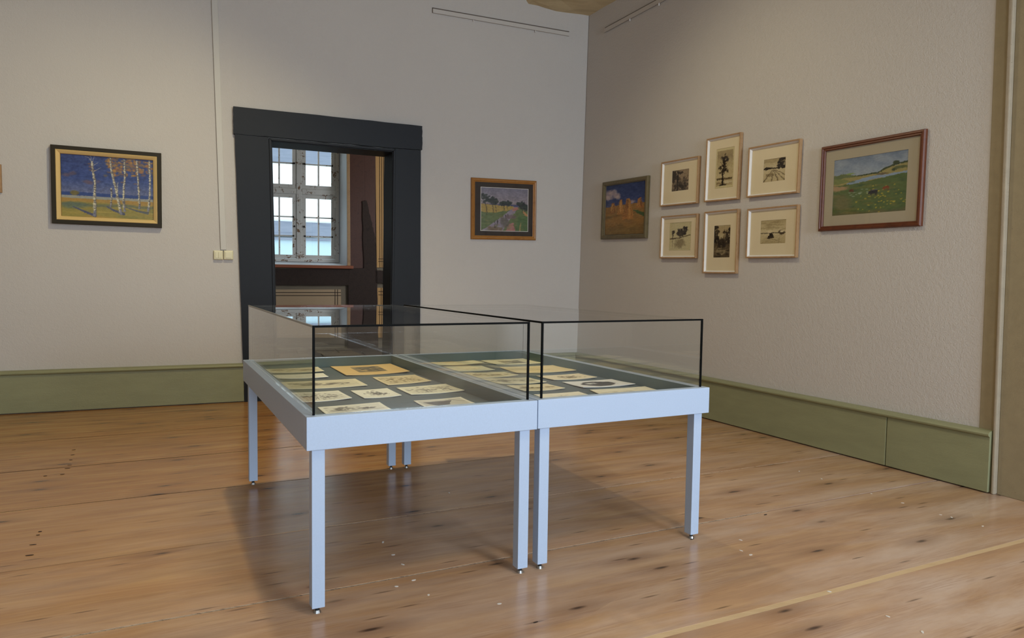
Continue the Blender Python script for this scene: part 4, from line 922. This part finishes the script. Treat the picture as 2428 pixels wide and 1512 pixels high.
# picture cut by the left edge of the photograph
cE = WB.uv(2.5, 390, .03); cE2 = WB.uv(2.5, 455, .03)
sx_ = (cE[0]+cE2[0])/2; zE0, zE1 = WB.uv(2.5, 456, .03)[1], WB.uv(2, 389, .03)[1]
e_ = empty('framed_print', matrix=WB.matrix(sx_-.16, zE0, .003)); tag(e_, 'light wood framed print cut off by the left edge of the picture', 'framed print')
frame_mesh('frame', .32, zE1-zE0, FLAT(.012, .03, .002), 'oak', e_); box('mount', (-.15, .15, .01, zE1-zE0-.01, .001, .006), 'mat', e_)
art_mesh('picture', sketch(77, CREAM, GREY, 'trees'), [(-.09, .16, .0085), (.09, .16, .0085), (.09, .05, .0085), (-.09, .05, .0085)], 'ink', e_)

# ================================================================== WALL FITTINGS
# cable duct
du = lambda x, y: WB.uv(x, y, .012)
pl_, pr_ = [du(501, 0), du(523, 592)], [du(516.5, 0), du(537, 592)]
cdz = du(530, 592)[1]
dm = empty('cable_duct', matrix=WB.matrix((xat(pl_, cdz)+xat(pr_, cdz))/2, cdz)); tag(dm, 'white cable duct running down the wall to the switches', 'cable duct')
wallprism('duct_base', WB, [(xat(pl_, cdz), cdz), (xat(pr_, cdz), cdz), (xat(pr_, ZC), ZC-.002), (xat(pl_, ZC), ZC-.002)], .0005, .010, 'white', dm)
wallprism('duct_cover', WB, [(xat(pl_, cdz)+.001, cdz), (xat(pr_, cdz)-.001, cdz), (xat(pr_, ZC)-.001, ZC-.002), (xat(pl_, ZC)+.001, ZC-.002)], .010, .020, 'white', dm, .002)
for (x0, x1), dbl, lab in (((506.5, 529), True, 'cream double-rocker light switch, left of the pair'), ((530.5, 553), False, 'cream single-rocker light switch, right of the pair by the doorway')):
    a, zt_ = WB.uv(x0, 593.5, .02); b, zb2 = WB.uv(x1, 615.5, .02); w = b-a; h = zt_-zb2
    e = empty('light_switch', matrix=WB.matrix((a+b)/2, zb2)); tag(e, lab, 'light switch', 'light switches beside the doorway')
    box('switch_box', (-w/2, w/2, 0, h, .0005, .024), 'cream', e, .004)
    box('switch_plate', (-w/2+.004, w/2-.004, .004, h-.004, .024, .029), 'cream', e, .002)
    i = .013
    if dbl:
        box('rocker', (-w/2+i, -.0008, i, h-i, .029, .034), 'cream', e, .0015); box('rocker', (.0008, w/2-i, i, h-i, .029, .034), 'cream', e, .0015)
    else: box('rocker', (-w/2+i, w/2-i, i, h-i, .029, .034), 'cream', e, .0015)
# picture hanging rails
def hang_rail(wall, s0, s1, z, label, clips):
    e = empty('hanging_rail', matrix=wall.matrix(s0, z)); tag(e, label, 'picture rail', 'picture hanging rails near the ceiling'); L_ = s1-s0
    box('rail', (0, L_, 0, .034, .007, .018), 'railpaint', e, .001); box('rail_lip', (0, L_, -.002, .004, .018, .021), 'railpaint', e); box('rail_back', (-.004, L_+.004, .002, .046, .0005, .007), 'raildark', e)  # brown strip behind the rail paints in its shadow outline
    for t in clips: box('hook_clip', (t*L_-.003, t*L_+.003, -.02, .0, .010, .018), 'slip', e)
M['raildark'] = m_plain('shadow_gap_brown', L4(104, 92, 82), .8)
M['railpaint'] = m_plain('wall_coloured_aluminium', L4(200, 193, 184), .45)
(sA, zA_), (sB, zB_) = WB.uv(1026, 33, .01), WB.uv(1349, 83, .01)
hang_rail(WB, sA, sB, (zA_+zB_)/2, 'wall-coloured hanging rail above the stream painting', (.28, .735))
sC, zC2 = WR.uv(1434, 77, .01); sD, _ = WR.uv(1494, 50, .01); sE, _ = WR.uv(1563, 16, .01)
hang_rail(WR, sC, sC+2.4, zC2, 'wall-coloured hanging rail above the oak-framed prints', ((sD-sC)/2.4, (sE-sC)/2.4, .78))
bpy.context.view_layer.update()
